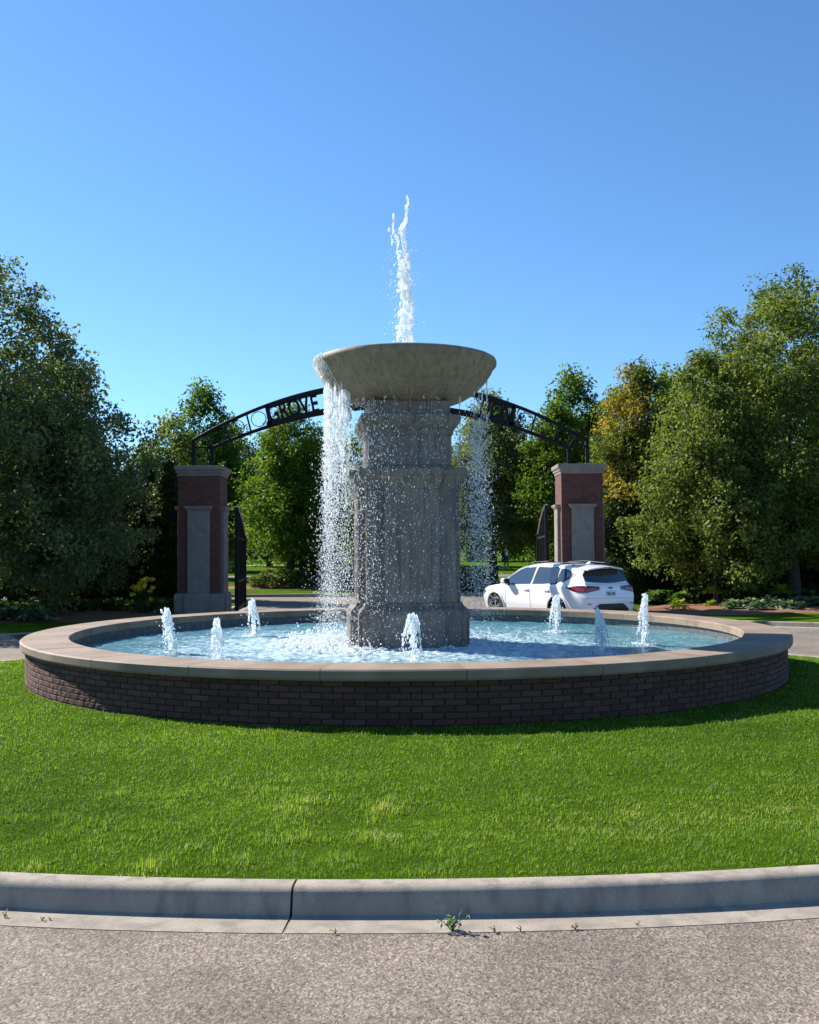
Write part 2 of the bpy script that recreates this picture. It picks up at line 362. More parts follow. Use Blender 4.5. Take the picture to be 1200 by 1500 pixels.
def island_grass():
    rg = np.random.default_rng(11); P = []; H = []; W = []; T = []
    N = 1150000; x = rg.uniform(-7.6, 7.6, N); y = rg.uniform(4.8, 19, N)
    d = np.hypot(x, y); keep = rg.uniform(0, 1, N) < np.minimum(1, (6.2/d)**1.7)
    keep &= (np.abs(x)/y < 0.47) & (np.hypot(x-FC.x, y-FC.y) > 5.11)
    x, y, d = x[keep], y[keep], d[keep]
    dk = []
    for i in range(len(x)):
        X, Y = float(x[i]), float(y[i])
        e = edge_in(X, Y)
        if e < -0.02: dk.append(False); continue
        dk.append(True)
        patch = noise.noise((X*0.55, Y*0.75, 9)); clump = noise.noise((X*3.4, Y*4.6, 2)); fine = noise.noise((X*11, Y*13, 5))
        rag = (sm(2.4, 1.0, e)) * sm(1.2, -0.2, X) * sm(-0.6, 0.35, noise.noise((X*1.3, Y*1.6, 21)))            # rougher turf towards the kerb
        worn = math.exp(-(((X+0.22)/0.50)**2 + ((Y-5.72)/0.13)**2)) * (0.75 + 0.6*noise.noise((X*6, Y*9, 1)))
        T.append(0.50 + 0.42*patch + 0.24*clump*(0.55+1.7*rag) + 0.20*fine + rg.normal(0, 0.14) + 0.38*worn*rg.uniform(0, 1) + (0.18*rg.uniform() if e < 0.10 else 0))
        H.append((0.029 + 0.010*clump + 0.050*rag*max(0, clump+fine*.6) + 0.008*fine) * (1-0.55*worn) * (0.6 if e < 0.05 else 1))
        P.append((X, Y, lawn_z(X, Y) - 0.006))
    P = np.array(P); W = 0.0029 + 0.0007*(d[np.array(dk)]-4)
    print('blades', len(P))
    grass_object('grass', P, np.array(H), W, np.clip(np.array(T), 0, 1), 'short bright green turf grass around the fountain')
island_grass()

# verges, beds and kerbs beyond the ring road
def spline(pts, n=12):
    out = []; P = [Vector(p) for p in pts]; P = [2*P[0]-P[1]] + P + [2*P[-1]-P[-2]]
    for i in range(1, len(P)-2):
        for k in range(n):
            t = k/n; a, b_, c, d = P[i-1:i+3]
            out.append(0.5*((2*b_) + (c-a)*t + (2*a-5*b_+4*c-d)*t*t + (3*b_-a-3*c+d)*t**3))
    out.append(P[-2]); return out
LP = spline([(-34, 13), (-20, 15.8), (-13.5, 18.6), (-9.2, 22.2), (-7.4, 25.4), (-6.2, 28.6), (-6.0, 32), (-6.3, 38.5)])
RP = spline([(36, 19), (22, 20.6), (14.5, 22.6), (10.0, 24.8), (7.4, 27.0), (5.2, 29.4), (4.3, 32), (4.3, 38.5)])
def kerb_path(path, side):
    k = empty('kerb', (0, 0, 0)); tag(k, kind='structure'); b = MB(); rings = []
    for i, p in enumerate(path):
        d = (path[min(i+1, len(path)-1)] - path[max(0, i-1)]).normalized(); nrm = Vector((-d.y, d.x))*side
        rings.append([(p.x + nrm.x*o, p.y + nrm.y*o, zroad(p.y) + z) for o, z in ((0.16, -0.3), (0.16, 0.125), (0.02, 0.13), (0, 0.11), (-0.02, 0.01), (-0.30, 0.006), (-0.31, -0.3))])
    b.loft(rings); b.build('kerb_section', M['concrete'], k, smooth=30)
kerb_path(LP, 1); kerb_path(RP, -1)
def verge(path, sgn, name):
    rows = []
    for p in path:
        d = 0.1
        rows.append([(p.x + sgn*o, p.y + (0 if o < 3 else 0), zroad(p.y) + 0.118 + 0.05*sm(0, 4, o)) for o in (0.10, 0.6, 1.5, 4, 12, 40, 90)])
    rows.append([(p.x + sgn*o, 60, zroad(60) + 0.118) for o in (0.10, 0.6, 1.5, 4, 12, 40, 90)]) if False else None
    return sheet(name, rows, M['turf'])
def verge2(path, sgn, name):
    # rows run outwards and backwards so that the strip stays behind its kerb
    rows = []
    for i, p in enumerate(path):
        d = (path[min(i+1, len(path)-1)] - path[max(0, i-1)]).normalized(); nrm = Vector((-d.y, d.x))*sgn
        r = []
        for o in (0.12, 0.7, 1.6, 3.0):
            q = p + nrm*o; r.append((q.x, q.y, zroad(p.y) + 0.118 + 0.02*o))
        rows.append(r)
    return sheet(name, rows, M['turf'])
verge2(LP, 1, 'verge'); verge2(RP, -1, 'verge')
sheet('verge', [[(x, y, zroad(y)+0.10) for x in (-80, -30, -14, -7.6)] for y in (22.4, 26, 30, 34, 38.6)], M['turf'])
sheet('verge', [[(x, y, zroad(y)+0.10) for x in (6.9, 14, 30, 80)] for y in (25.4, 28, 32, 36, 38.6)], M['turf'])
# lawn beyond the gate
b = MB()
def far_lawn(u, v): 
    y = 45.2 + 60*v**1.5; x = -90 + 180*u; return (x, y, zroad(y) + 0.12)
b.grid(far_lawn, 12, 24); tag(b.build('far_lawn', M['turf'], smooth=True), kind='structure')
k = empty('kerb', (0, 45, zroad(45))); tag(k, kind='structure')
b = MB(); b.box(-60, 60, 0, 0.18, -0.3, 0.135); b.build('kerb_section', M['concrete'], k, bevel=0.02)
sheet('path', [[(x, y, zroad(y)+0.135) for x in (-60, -20, 0, 20, 60)] for y in (62, 65.5)], M['asphalt'])
sheet('path', [[(x, y, zroad(y)+0.135) for x in (-40, -15, -3)] for y in (88, 90)], M['concrete'])

def mulch_bed(cx, cy, rx, ry, h, seed, rot=0):
    b = MB()
    def f(u, v):
        a = 2*math.pi*v; rr = u*(1 + 0.10*math.sin(3*a+seed) + 0.06*math.sin(7*a+seed*2))
        lx, ly = rx*rr*math.cos(a), ry*rr*math.sin(a); x = cx + lx*math.cos(rot) - ly*math.sin(rot); y = cy + lx*math.sin(rot) + ly*math.cos(rot)
        return (x, y, zroad(y) + 0.10 + h*(1-u**3) + 0.05*noise.noise((x*2.3, y*2.3, seed)))
    b.grid(f, 14, 48); return tag(b.build('mulch_bed', M['mulch'], smooth=True), kind='structure')
mulch_bed(-11.5, 28.6, 5.6, 3.6, 0.22, 1, R(18)); mulch_bed(11.6, 30.2, 5.6, 3.3, 0.20, 2, R(-12)); mulch_bed(-5.6, 51.5, 4.3, 2.2, 0.18, 3)
def bed_z(x, y): return zroad(y) + 0.26

# ------------------------------------------------------------------ fountain
fountain = tag(empty('fountain', FC), 'round brick fountain with stone rim, tall stone pedestal and wide bowl on the lawn', 'fountain')
b = MB(); b.lathe([(RI, 0.05), (RI, HW-0.10)], 128)
b.build('basin_lining', M['basin_lining'], fountain, smooth=True)
b = MB(); b.lathe([(0.0001, 0.05), (RI+0.02, 0.05)], 96); b.build('basin_floor', M['basin_lining'], fountain)
wall = MB(); wall.lathe([(5.068, -0.35), (5.068, HW-0.10), (4.61, HW-0.10)], 160)
wall = wall.build('pool_wall', M['mortar'], fountain, smooth=30)
# bricks
BR, BH, BL, JT = 5.085, 0.0500, 0.195, 0.010
ncirc = int(2*math.pi*BR/(BL+JT)); step = 2*math.pi/ncirc
def brick_mesh(v):
    rg = random.Random(v); bm = bmesh.new(); L = BL/2
    xs = [-L, -L/3, L/3, L]; vs = []
    for z in (0, BH):
        for x in xs:
            a = x/BR
            vs.append(((BR-0.06)*math.cos(a), (BR-0.06)*math.sin(a), z))
            vs.append(((BR + rg.uniform(-0.002, 0.005))*math.cos(a), (BR+rg.uniform(-0.002, 0.005))*math.sin(a), z + rg.uniform(-0.0025, 0.0025)))
    V = [bm.verts.new(p) for p in vs]
    for i in range(3):
        q = i*2; t = 8 + i*2
        bm.faces.new((V[q+1], V[q+3], V[t+3], V[t+1])); bm.faces.new((V[q], V[q+1], V[t+1], V[t])) if i == 0 else None
        bm.faces.new((V[t], V[t+1], V[t+3], V[t+2])); bm.faces.new((V[q], V[q+2], V[q+3], V[q+1]))
    bm.faces.new((V[6], V[14], V[15], V[7]))
    bmesh.ops.recalc_face_normals(bm, faces=bm.faces)
    bev = [e for e in bm.edges if not e.is_boundary and e.calc_face_angle(0) > 0.6]
    bmesh.ops.bevel(bm, geom=bev, offset=0.004, segments=1, affect='EDGES')
    me = bpy.data.meshes.new('brick'); bm.to_mesh(me); bm.free(); me.materials.append(M['brick']); return me
bms = [brick_mesh(i) for i in range(6)]
cand = []
COURSES = 8
for c in range(COURSES):
    z = HW - 0.105 - (c+1)*(BH+JT) + JT
    for i in range(ncirc):
        a = step*(i + 0.5*(c % 2)) ; wx = FC.x + BR*math.cos(a); wy = FC.y + BR*math.sin(a)
        facing = -(math.cos(a)*wx + math.sin(a)*wy)/math.hypot(wx, wy)
        cand.append((facing/math.hypot(wx, wy) if z > -0.02 else -1, a, z))
cand.sort(key=lambda t: -t[0]); rest = MB()
for i, (s_, a, z) in enumerate(cand):
    me = bms[i % 6]
    if i < 300:
        o = link(bpy.data.objects.new('brick', me), wall); o.rotation_euler = (0, 0, a); o.location = (0, 0, z)
    else:
        ca, sa = math.cos(a), math.sin(a)
        rest.add([(v.co.x*ca - v.co.y*sa, v.co.x*sa + v.co.y*ca, v.co.z + z) for v in me.vertices], [tuple(p.vertices) for p in me.polygons])
def m_brick_far():
    t = NT('brick_rest'); g = t.n('ShaderNodeNewGeometry')
    col = t.ramp(g.outputs['Random Per Island'], [(0, (0.060, 0.024, 0.016)), (0.35, (0.088, 0.037, 0.025)), (0.7, (0.112, 0.050, 0.035)), (1, (0.072, 0.032, 0.023))])
    f = t.noise(60, 4, 0.7); col = t.mix(0.8, col, t.ramp(f, [(0.3, 0.5), (0.7, 1.3)]), 'MULTIPLY')
    col = t.mix(t.ramp(t.noise(5, 5, 0.7), [(0.56, 0), (0.82, 0.55)]), col, (0.24, 0.175, 0.14))
    M['brick_rest'] = t.done(t.bsdf(col, 0.9, t.bump(f, 0.7, 0.006)))
m_brick_far()
tag(rest.build('brick_courses', M['brick_rest'], wall), kind='stuff')
# coping slabs
NS = 24
cp = [(RI-0.04, HW-0.105), (RI-0.04, HW-0.012), (RI-0.028, HW), (RO-0.015, HW), (RO, HW-0.014), (RO, HW-0.085), (RO-0.012, HW-0.105)]
b = MB(); rings = []
for j in range(13):
    a = 2*math.pi*(j/12)/NS; a += 0.0006 if j == 0 else (-0.0006 if j == 12 else 0)
    rings.append([(r*math.cos(a), r*math.sin(a), z) for r, z in cp])
b.loft(rings); cme = b.mesh('coping_slab', M['coping'], smooth=30)
for k in range(NS):
    o = link(bpy.data.objects.new('coping_slab', cme), fountain); o.rotation_euler = (0, 0, R(6.3) + 2*math.pi*k/NS); o.location.z = random.uniform(-0.0015, 0.0015)
# pedestal
PROT = R(7)
def plan(a, bb, p, z):
    pts = []
    for q in range(4):
        c, s_ = math.cos(q*math.pi/2), math.sin(q*math.pi/2)
        for x, y in ((-a, -a), (-bb, -a), (-bb, -a-p), (bb, -a-p), (bb, -a)):
            pts.append((x*c - y*s_, x*s_ + y*c, z))
    return pts
def sq(h, z): return [(-h, -h, z), (h, -h, z), (h, h, z), (-h, h, z)]
def ped(name, rings, bevel=0.008):
    o = MB().loft(rings).build(name, M['wet_stone'], fountain, bevel=bevel); o.rotation_euler = (0, 0, PROT); return o
ped('pedestal_base', [plan(.735, .43, .10, 0.04), plan(.735, .43, .10, 0.74), plan(.715, .42, .098, 0.80), plan(.66, .40, .095, 0.85), plan(.64, .39, .095, 0.90)])
ped('pedestal_shaft', [plan(.62, .375, .10, 0.895), plan(.62, .375, .10, 2.46)])
ped('pedestal_cornice', [plan(.63, .38, .10, 2.455), plan(.64, .385, .10, 2.50), plan(.67, .40, .10, 2.56), plan(.72, .42, .10, 2.64), plan(.735, .43, .10, 2.66), plan(.735, .43, .10, 2.735)])
ped('upper_block', [sq(.60, 2.73), sq(.60, 2.78), sq(.575, 2.80), sq(.575, 3.20)])
ped('upper_cornice', [sq(.58, 3.195), sq(.60, 3.24), sq(.60, 3.27), sq(.66, 3.35), sq(.69, 3.40), sq(.69, 3.49)])
ped('bowl_neck', [sq(.56, 3.485), sq(.56, 3.70)])
# reeded panel cut into the front of each shaft pilaster
for q in range(4):
    c, s_ = math.cos(q*math.pi/2), math.sin(q*math.pi/2); b = MB()
    for k in range(9):
        x = -0.24 + 0.06*k
        b.tube([(x*c + 0.715*s_, x*s_ - 0.715*c, 1.02), (x*c + 0.715*s_, x*s_ - 0.715*c, 1.95)], 0.017, 8)
    o = b.build('reeding', M['wet_stone'], fountain, smooth=40); o.rotation_euler = (0, 0, PROT)
bowl = MB()
bowl.lathe([(0.0001, 3.66), (0.42, 3.665), (0.64, 3.70), (0.85, 3.775), (1.02, 3.88), (1.145, 4.01), (1.232, 4.13), (1.268, 4.205), (1.275, 4.225), (1.295, 4.235), (1.315, 4.26), (1.318, 4.30), (1.305, 4.335), (1.28, 4.35), (1.25, 4.345), (1.22, 4.31), (1.16, 4.20), (0.95, 4.03), (0.5, 3.87), (0.0001, 3.83)], 96)
bowl.build('bowl', M['bowl_stone'], fountain, smooth=35)

# ------------------------------------------------------------------ water
JETS = [(-3.14, 13.0, .57), (-2.30, 11.93, .50), (-2.43, 15.45, .56), (0.02, 11.1, .60), (2.32, 15.84, .58), (2.39, 12.4, .56), (3.19, 13.6, .70)]
b = MB()
def surf(u, v):
    r = 0.55 + (RI-0.55)*u; a = 2*math.pi*v; x, y = r*math.cos(a), r*math.sin(a)
    amp = 0.012 + 0.022*math.exp(-((r-1.1)/1.1)**2)
    for jx, jy, h in JETS:
        dj = math.hypot(x+FC.x-jx, y+FC.y-jy); amp += 0.022*math.exp(-(dj/0.35)**2)
    z = amp*(noise.noise((x*3, y*3, 0)) + 0.8*noise.noise((x*8, y*8, 3)) + 0.5*noise.noise((x*19, y*19, 7)))
    return (x, y, z)
b.grid(surf, 110, 420)
o = b.build('water', M['pool_water'], smooth=True); o.location = (FC.x, FC.y, WZ); tag(o, kind='structure')
b = MB(); b.lathe([(0.0001, 0), (0.6, 0.0), (1.24, 0.0)], 64); o = b.build('bowl_water', M['pool_water'], smooth=True); o.location = (FC.x, FC.y, 4.325)
tag(o, kind='structure')

ICO = None
def ico(sub):
    bm = bmesh.new(); bmesh.ops.create_icosphere(bm, subdivisions=sub, radius=1.0)
    V = np.array([v.co[:] for v in bm.verts]); F = np.array([[v.index for v in f.verts] for f in bm.faces]); bm.free(); return V, F
ICO1, ICO2 = ico(1), ico(2)
def blobs(name, P, Sz, kind, label=None, cat=None, parent=None, sub=1, jitter=0.25, seed=0, loc=None, axis=None):
    """water drops: P (n,3) centres, Sz (n,3) radii, one mesh"""
    rg = np.random.default_rng(seed); V0, F0 = (ICO1 if sub == 1 else ICO2); n = len(P); m = len(V0)
    P = np.asarray(P, float); Sz = np.asarray(Sz, float)
    V = V0[None]*Sz[:, None, :]*(1 + rg.uniform(-jitter, jitter, (n, m, 1)))
    if axis is not None:                       # shear along the direction of flight
        V[:, :, 0] += V[:, :, 2]*axis[:, 0:1]; V[:, :, 1] += V[:, :, 2]*axis[:, 1:2]
    V = (V + P[:, None, :]).reshape(-1, 3); F = (F0[None] + (np.arange(n)*m)[:, None, None]).reshape(-1, 3)
    me = np_mesh(name, V, F, M['white_water']); me.shade_smooth()
    o = link(bpy.data.objects.new(name, me), parent)
    if loc is not None: o.location = loc
    return tag(o, label, cat, kind=kind)
def jet_points(h, seed, wid=1.0):
    rg = np.random.default_rng(seed); P = []; Sz = []; A = []
    # rising core
    for i in range(70):
        t = rg.uniform(0, 1); r = 0.012 + 0.035*t
        P.append((rg.normal(0, r*.55), rg.normal(0, r*.55), h*t)); s = rg.uniform(.008, .020)*(1.1-.2*t); Sz.append((s, s, s*rg.uniform(1.5, 3.2))); A.append((0, 0))
    # crown folding over and falling strands
    ns = 9
    for k in range(ns):
        a = 2*math.pi*(k + rg.uniform(-.3, .3))/ns; reach = rg.uniform(.05, .115)*wid; top = h*rg.uniform(.78, 1.0); end = h*rg.uniform(-.02, .35)
        m = int(26*(top-end)/h) + 6
        for i in range(m):
            t = i/m; z = top + (end-top)*t**1.4; r = reach*(0.15 + 0.85*t**0.6)
            s = rg.uniform(.007, .017)*(1.15 - .45*t)
            P.append((r*math.cos(a) + rg.normal(0, .007), r*math.sin(a) + rg.normal(0, .007), z + rg.normal(0, .01))); Sz.append((s, s, s*rg.uniform(1.1, 2.6))); A.append((math.cos(a)*.1, math.sin(a)*.1))
    for i in range(60):                          # stray drops
        a = rg.uniform(0, 6.28); r = rg.uniform(.05, .20)*wid; s = rg.uniform(.003, .008); P.append((r*math.cos(a), r*math.sin(a), rg.uniform(0, h*.85)*rg.uniform(0, 1))); Sz.append((s, s, s*1.3)); A.append((0, 0))
    for i in range(150):                         # froth at the foot
        a = rg.uniform(0, 6.28); r = abs(rg.normal(0, .14)); s = rg.uniform(.008, .022)*max(.35, 1-r*1.6); P.append((r*math.cos(a), r*math.sin(a), rg.uniform(-.005, .022))); Sz.append((s*1.5, s*1.5, s*.8)); A.append((0, 0))
    return np.array(P), np.array(Sz), np.array(A)
def column(parent, P, Z, A, seed, vox):
    P = np.asarray(P); Z = np.asarray(Z); big = Z[:, 0] >= .0088
    o = blobs('column', P[big], Z[big]*1.0, 'stuff', parent=parent, seed=seed, axis=None if A is None else A[big])
    r = o.modifiers.new('merge', 'REMESH'); r.mode = 'VOXEL'; r.voxel_size = vox; r.use_smooth_shade = True
    blobs('spray', P[~big], Z[~big], 'stuff', parent=parent, seed=seed+1)
JL = ['small white water jet standing between the fountain rim and the pillar with the shaded gate',
      'short water jet, lowest of the ring, rising before the left stretch of rim', 'small water jet rising in front of the dark open gate leaf',
      'small splitting water jet in front of the pedestal base', 'small water jet in front of the rear wheel of the white car',
      'bluish small water jet standing in the shadow of the pedestal', 'tallest small water jet, beside the rear corner of the white car', 'small water jet hidden behind the pedestal']
JL[0] = 'small frothy water jet nearest the yellow flowers'
JL[1] = 'short lone water jet, lowest of the ring'
for i, (jx, jy, h) in enumerate(JETS):
    P, Z, A = jet_points(h, 40+i, [1, .8, 1.1, 1.25, 1.2, 1, .9, 1][i]); q = np.array([random.uniform(-.12, .12), random.uniform(-.1, .1)]); P[:, :2] += q*P[:, 2:3]*np.minimum(1, P[:, 2:3]/h); jt = tag(empty('water_jet', (jx, jy, WZ)), JL[i], 'water jet', 'small jets in the fountain pool')
    column(jt, P, Z, A, i, .007)
# tall jet out of the bowl
rg = np.random.default_rng(5); P = []; Z = []
base = Vector((FC.x+0.02, FC.y, 4.30))
def strand(x0, z0, x1, z1, n, r0, r1, sp):
    for i in range(n):
        t = rg.uniform(0, 1); x = x0 + (x1-x0)*t; z = z0 + (z1-z0)*t; wob = 0.022*math.sin(9*z) + 0.014*math.sin(21*z+1)
        s = (r0 + (r1-r0)*t)*rg.uniform(.5, 1.35)
        P.append((x + wob + rg.normal(0, sp*(1-.35*t)), rg.normal(0, sp), z)); Z.append((s, s, s*rg.uniform(1.3, 3.4)))
strand(0.07, 0.0, 0.02, 0.55, 240, .026, .022, .045); strand(0.02, 0.5, -0.02, 1.5, 340, .023, .019, .046); strand(-0.02, 1.4, -0.03, 2.05, 95, .020, .016, .024)
strand(-0.03, 2.0, 0.025, 2.45, 34, .018, .014, .008)
strand(-0.13, 1.45, -0.12, 1.85, 26, .014, .016, .012); strand(-0.11, 1.75, -0.20, 2.20, 30, .017, .015, .008); strand(-0.20, 1.75, -0.205, 1.98, 12, .012, .012, .006); strand(-0.22, 1.15, -0.17, 1.5, 12, .007, .010, .006)
strand(-0.04, 1.15, -0.10, 1.55, 18, .013, .012, .012); strand(-0.07, 0.0, -0.06, 0.9, 70, .016, .014, .04)
for i in range(600):
    z = rg.uniform(0, 2.0); s = rg.uniform(.002, .0075); P.append((rg.normal(-.05, .11), rg.normal(0, .12), z)); Z.append((s, s, s*1.3))
column(tag(empty('water_jet', base), 'tall white water jet shooting up out of the stone bowl', 'water jet'), P, Z, None, 9, .008)

# falling water: strands clinging to the bowl, streams and spray
P = []; Z = []; PS = []; ZS = []
def bowl_r(z):
    pr = [(3.70, .64), (3.775, .85), (3.88, 1.02), (4.01, 1.145), (4.13, 1.232), (4.26, 1.315), (4.34, 1.31)]
    for (z0, r0), (z1, r1) in zip(pr, pr[1:]):
        if z <= z1: return r0 + (r1-r0)*max(0, (z-z0)/(z1-z0))
    return 1.31
def fall(ang, r, z0, n, w0, w1, size, strength=1.0, zend=WZ):
    ca, sa = math.cos(ang), math.sin(ang)
    for i in range(n):
        t = rg.uniform(0, 1)**0.92; z = z0 + (zend - z0)*t; wd = w0 + (w1-w0)*t
        rr = r + rg.normal(0, wd*.6) + 0.03*t; tt = rg.normal(0, wd)
        s = size*rg.uniform(.35, 1.2)*(1.0 - .35*t)
        P.append((rr*ca - tt*sa, rr*sa + tt*ca, z)); Z.append((s, s, s*rg.uniform(1.2, 3.2 if t < .5 else 2.0)))
def cling(ang, z1=3.72, n=40, size=.016):
    for i in range(n):
        z = 4.34 + (z1-4.34)*i/n; r = bowl_r(z) + .004; a = ang + 0.03*math.sin(z*11+ang*7) + rg.normal(0, .006); s = size*rg.uniform(.5, 1.2)
        PS.append((r*math.cos(a), r*math.sin(a), z)); ZS.append((s, s, s*1.9))
# heavy side: left of the bowl
def ropes(a, r_, z0, dz, size, sway=.02):
    ph = rg.uniform(0, 6); ca, sa = math.cos(R(a)), math.sin(R(a)); n = int(dz/.011); gap = 0
    for i in range(n):
        t = i/n; z = z0 - dz*t; s = size*(1.25-.75*t)*(1 + .35*math.sin(z*23+ph))*rg.uniform(.8, 1.15)
        if gap > 0: gap -= 1; continue
        if rg.uniform() < .16*t: gap = int(rg.integers(2, 7))
        tt = sway*math.sin(z*5+ph)*(.3+t) + rg.normal(0, .002 + .008*t); rr = r_ + rg.normal(0, .003 + .008*t)
        PS.append((rr*ca - tt*sa, rr*sa + tt*ca, z)); ZS.append((s, s, max(.012, s*1.9)))
for a in np.linspace(R(166), R(210), 12): cling(a, rg.uniform(3.80, 4.02), 46, .013)
for k in range(46): ropes(rg.uniform(156, 218), rg.uniform(.90, 1.20), rg.uniform(3.84, 4.12), rg.uniform(.5, 2.0), rg.uniform(.006, .017), .05)
for a, r_, n in ((170, 1.17, 1000), (180, 1.12, 1300), (188, 1.08, 1400), (195, 1.02, 1200), (202, .98, 900), (210, .95, 600), (160, 1.1, 600), (148, 1.0, 500)):
    fall(R(a), r_ + rg.uniform(-.04, .04), 3.9, int(n*1.5), .035, .155, .0062)
# right: thin streams breaking into spray
for a, r_, z0 in ((-4, 1.10, 4.0), (-12, 1.00, 3.93), (-24, .84, 3.80), (8, 1.20, 4.13), (-8, 1.06, 3.96)):
    ropes(a, r_, z0, rg.uniform(.9, 1.3), .0085, .012)
    fall(R(a), r_ - .03, z0 - .5, 1000, .05, .24, .0064)
fall(R(18), 1.08, 3.8, 1500, .10, .30, .0052); fall(R(-15), 1.0, 3.2, 1500, .16, .24, .0048); fall(R(185), 1.1, 3.0, 1500, .16, .24, .005)
# dribbles down the front and drops crossing the pedestal
def drip(a, z0, n, size):
    for i in range(n):
        z = z0 - .012*i; r = bowl_r(max(3.70, z)) + .003; s = size*rg.uniform(.5, 1.2); P.append((r*math.cos(R(a)) , r*math.sin(R(a)), z)); Z.append((s, s, s*2.4))
for k in range(16): drip(rg.uniform(218, 318), rg.uniform(3.72, 3.90), rg.integers(8, 24), rg.uniform(.002, .0042))
for a, n in ((222, 500), (232, 500), (241, 420), (250, 260), (262, 160), (285, 120), (300, 120)): fall(R(a), .90, 3.72, n, .03, .17, .0075)
# splash crowns on ledges and at the foot of the pedestal
for i in range(520):
    a = rg.uniform(R(140), R(250)) if i % 3 else rg.uniform(0, 6.28); r = rg.uniform(.9, 1.9); s = rg.uniform(.004, .014); hh = abs(rg.normal(0, .16))*max(.2, 1.5-r*.6)
    P.append((r*math.cos(a), r*math.sin(a), WZ + hh)); Z.append((s, s, s*1.3))
for i in range(900):
    a = rg.uniform(R(130), R(255)) if i % 4 else rg.uniform(0, 6.28); r = rg.uniform(.85, 1.9); s = rg.uniform(.008, .028); P.append((r*math.cos(a), r*math.sin(a), WZ + rg.uniform(0, .025))); Z.append((s*1.5, s*1.5, s*.7))
for i in range(160):
    a = rg.uniform(R(150), R(215)); r = rg.uniform(.74, .86); s = rg.uniform(.004, .012); P.append((r*math.cos(a), r*math.sin(a), 2.74 + abs(rg.normal(0, .05)))); Z.append((s, s, s))
for i in range(2200):                             # loose spray carried past the shaft
    a = rg.uniform(R(205), R(300)); r = rg.uniform(.85, 1.35); s = rg.uniform(.0022, .0065); P.append((r*math.cos(a), r*math.sin(a), rg.uniform(.35, 3.5))); Z.append((s, s, s*rg.uniform(1, 2)))
print('drops', len(P))
fw = tag(empty('falling_water', (FC.x, FC.y, 0)), 'white water and spray falling from the bowl rim', 'falling water', kind='stuff')
blobs('spray', P, Z, 'stuff', parent=fw, seed=3)
o = blobs('strands', PS, ZS, 'stuff', parent=fw, seed=4); r = o.modifiers.new('merge', 'REMESH'); r.mode = 'VOXEL'; r.voxel_size = .0075; r.use_smooth_shade = True

# ------------------------------------------------------------------ gate piers, arch and gate leaves
GY = 30.5; GX = (-6.36, 5.22); GZ0 = zroad(GY)
def pier():
    p = empty('gate_pillar', (0, 0, 0))
    def st(name, rings, m='pier_stone', bevel=0.012): return MB().loft(rings).build(name, M[m], p, bevel=bevel)
    def plan4(a, bb, pr, z): return plan(a, bb, pr, z)
    st('plinth', [plan4(.73, .42, .07, -.3), plan4(.73, .42, .07, .74), plan4(.70, .40, .07, .80)])
    st('shaft', [sq(.625, .79), sq(.625, 4.36)], 'pier_brick', 0.004)
    for q in range(4):
        c, s_ = math.cos(q*math.pi/2), math.sin(q*math.pi/2)
        def rect(x, y0, y1, z): return [(X*c - Y*s_, X*s_ + Y*c, z) for X, Y in ((-x, -y0), (x, -y0), (x, -y1), (-x, -y1))]
        pl = st('pilaster', [rect(.335, .715, .62, .795), rect(.335, .715, .62, 3.30)])
        MB().loft([rect(.345, .725, .615, 3.295), rect(.37, .75, .615, 3.33), rect(.42, .785, .615, 3.38), rect(.42, .785, .615, 3.43)]).build('pilaster_cap', M['pier_stone'], pl, bevel=.006)
        MB().add([p_ for z in (0.95, 3.16) for p_ in rect(.245, .721, .70, z)], [(0,1,2,3),(4,5,6,7),(0,1,5,4),(1,2,6,5),(2,3,7,6),(3,0,4,7)]).build('panel', M['pier_stone'], pl, bevel=.003)
    st('cap', [sq(.645, 4.355), sq(.645, 4.41), sq(.68, 4.45), sq(.69, 4.50), sq(.73, 4.54), sq(.73, 4.65), sq(.55, 4.665)])
    return p
pl = pier(); pl.location = (GX[0], GY, GZ0); tag(pl, 'brick gate pillar with stone panels standing before the dark cedar hedge and yellow flowers', 'gate pillar', 'pillars of the entrance gate')
pr = copy_tree(pl); pr.location = (GX[1], GY, GZ0); tag(pr, 'brick gate pillar with stone panels behind the white car', 'gate pillar')

arch = tag(empty('gate_arch', ((GX[0]+GX[1])/2, GY, GZ0 + 4.66)), 'black iron arch with lettering and rings spanning the two gate pillars', 'gate arch')
def L(px, py):                       # photograph pixel at the gate plane -> arch local
    v = at(px, py, GY) - Vector(arch.location); return Vector((v.x, 0, v.z))
CXP = 572.0
def outer(px): return 560.5 + (px-CXP)**2/985.0
def inner(px): return 597.0 + (px-CXP)**2/1150.0
NP = 48
for nm, f, xa, xb, wd, m in (('outer_rail', outer, 284, 860, .075, 1), ('inner_rail', inner, 311, 833, .075, 1)):
    b = MB(); b.tube([L(xa + (xb-xa)*i/NP, f(xa + (xb-xa)*i/NP)) for i in range(NP+1)], wd*.75, 8); b.build(nm, M['black_iron'], arch, smooth=40)
for f, off, nm in ((outer, 2.2, 'sign_top_band'), (inner, -2.5, 'sign_bottom_band')):
    b = MB(); rings = []
    for i in range(33):
        px = 391 + (754-391)*i/32; p = L(px, f(px) + off); q = L(px, f(px) + off*1.0 + 4.5); h = .075
        rings.append([(p.x, -.10, p.z-h), (p.x, .10, p.z-h), (p.x, .10, p.z+h), (p.x, -.10, p.z+h)])
    b.loft(rings); b.build(nm, M['black_iron'], arch)
for px in (391, 754):
    b = MB(); s_ = 6 if px < CXP else -6; b.bar(L(px, outer(px)), L(px + s_, inner(px + s_)), .12, .2); b.build('sign_end', M['black_iron'], arch)
for px, py in ((284, 645), (311, 655), (833, 654), (860, 640)):
    b = MB(); p = L(px, py); b.box(p.x-.05, p.x+.05, -.05, .05, 0.0, p.z); b.build('post', M['black_iron'], arch)
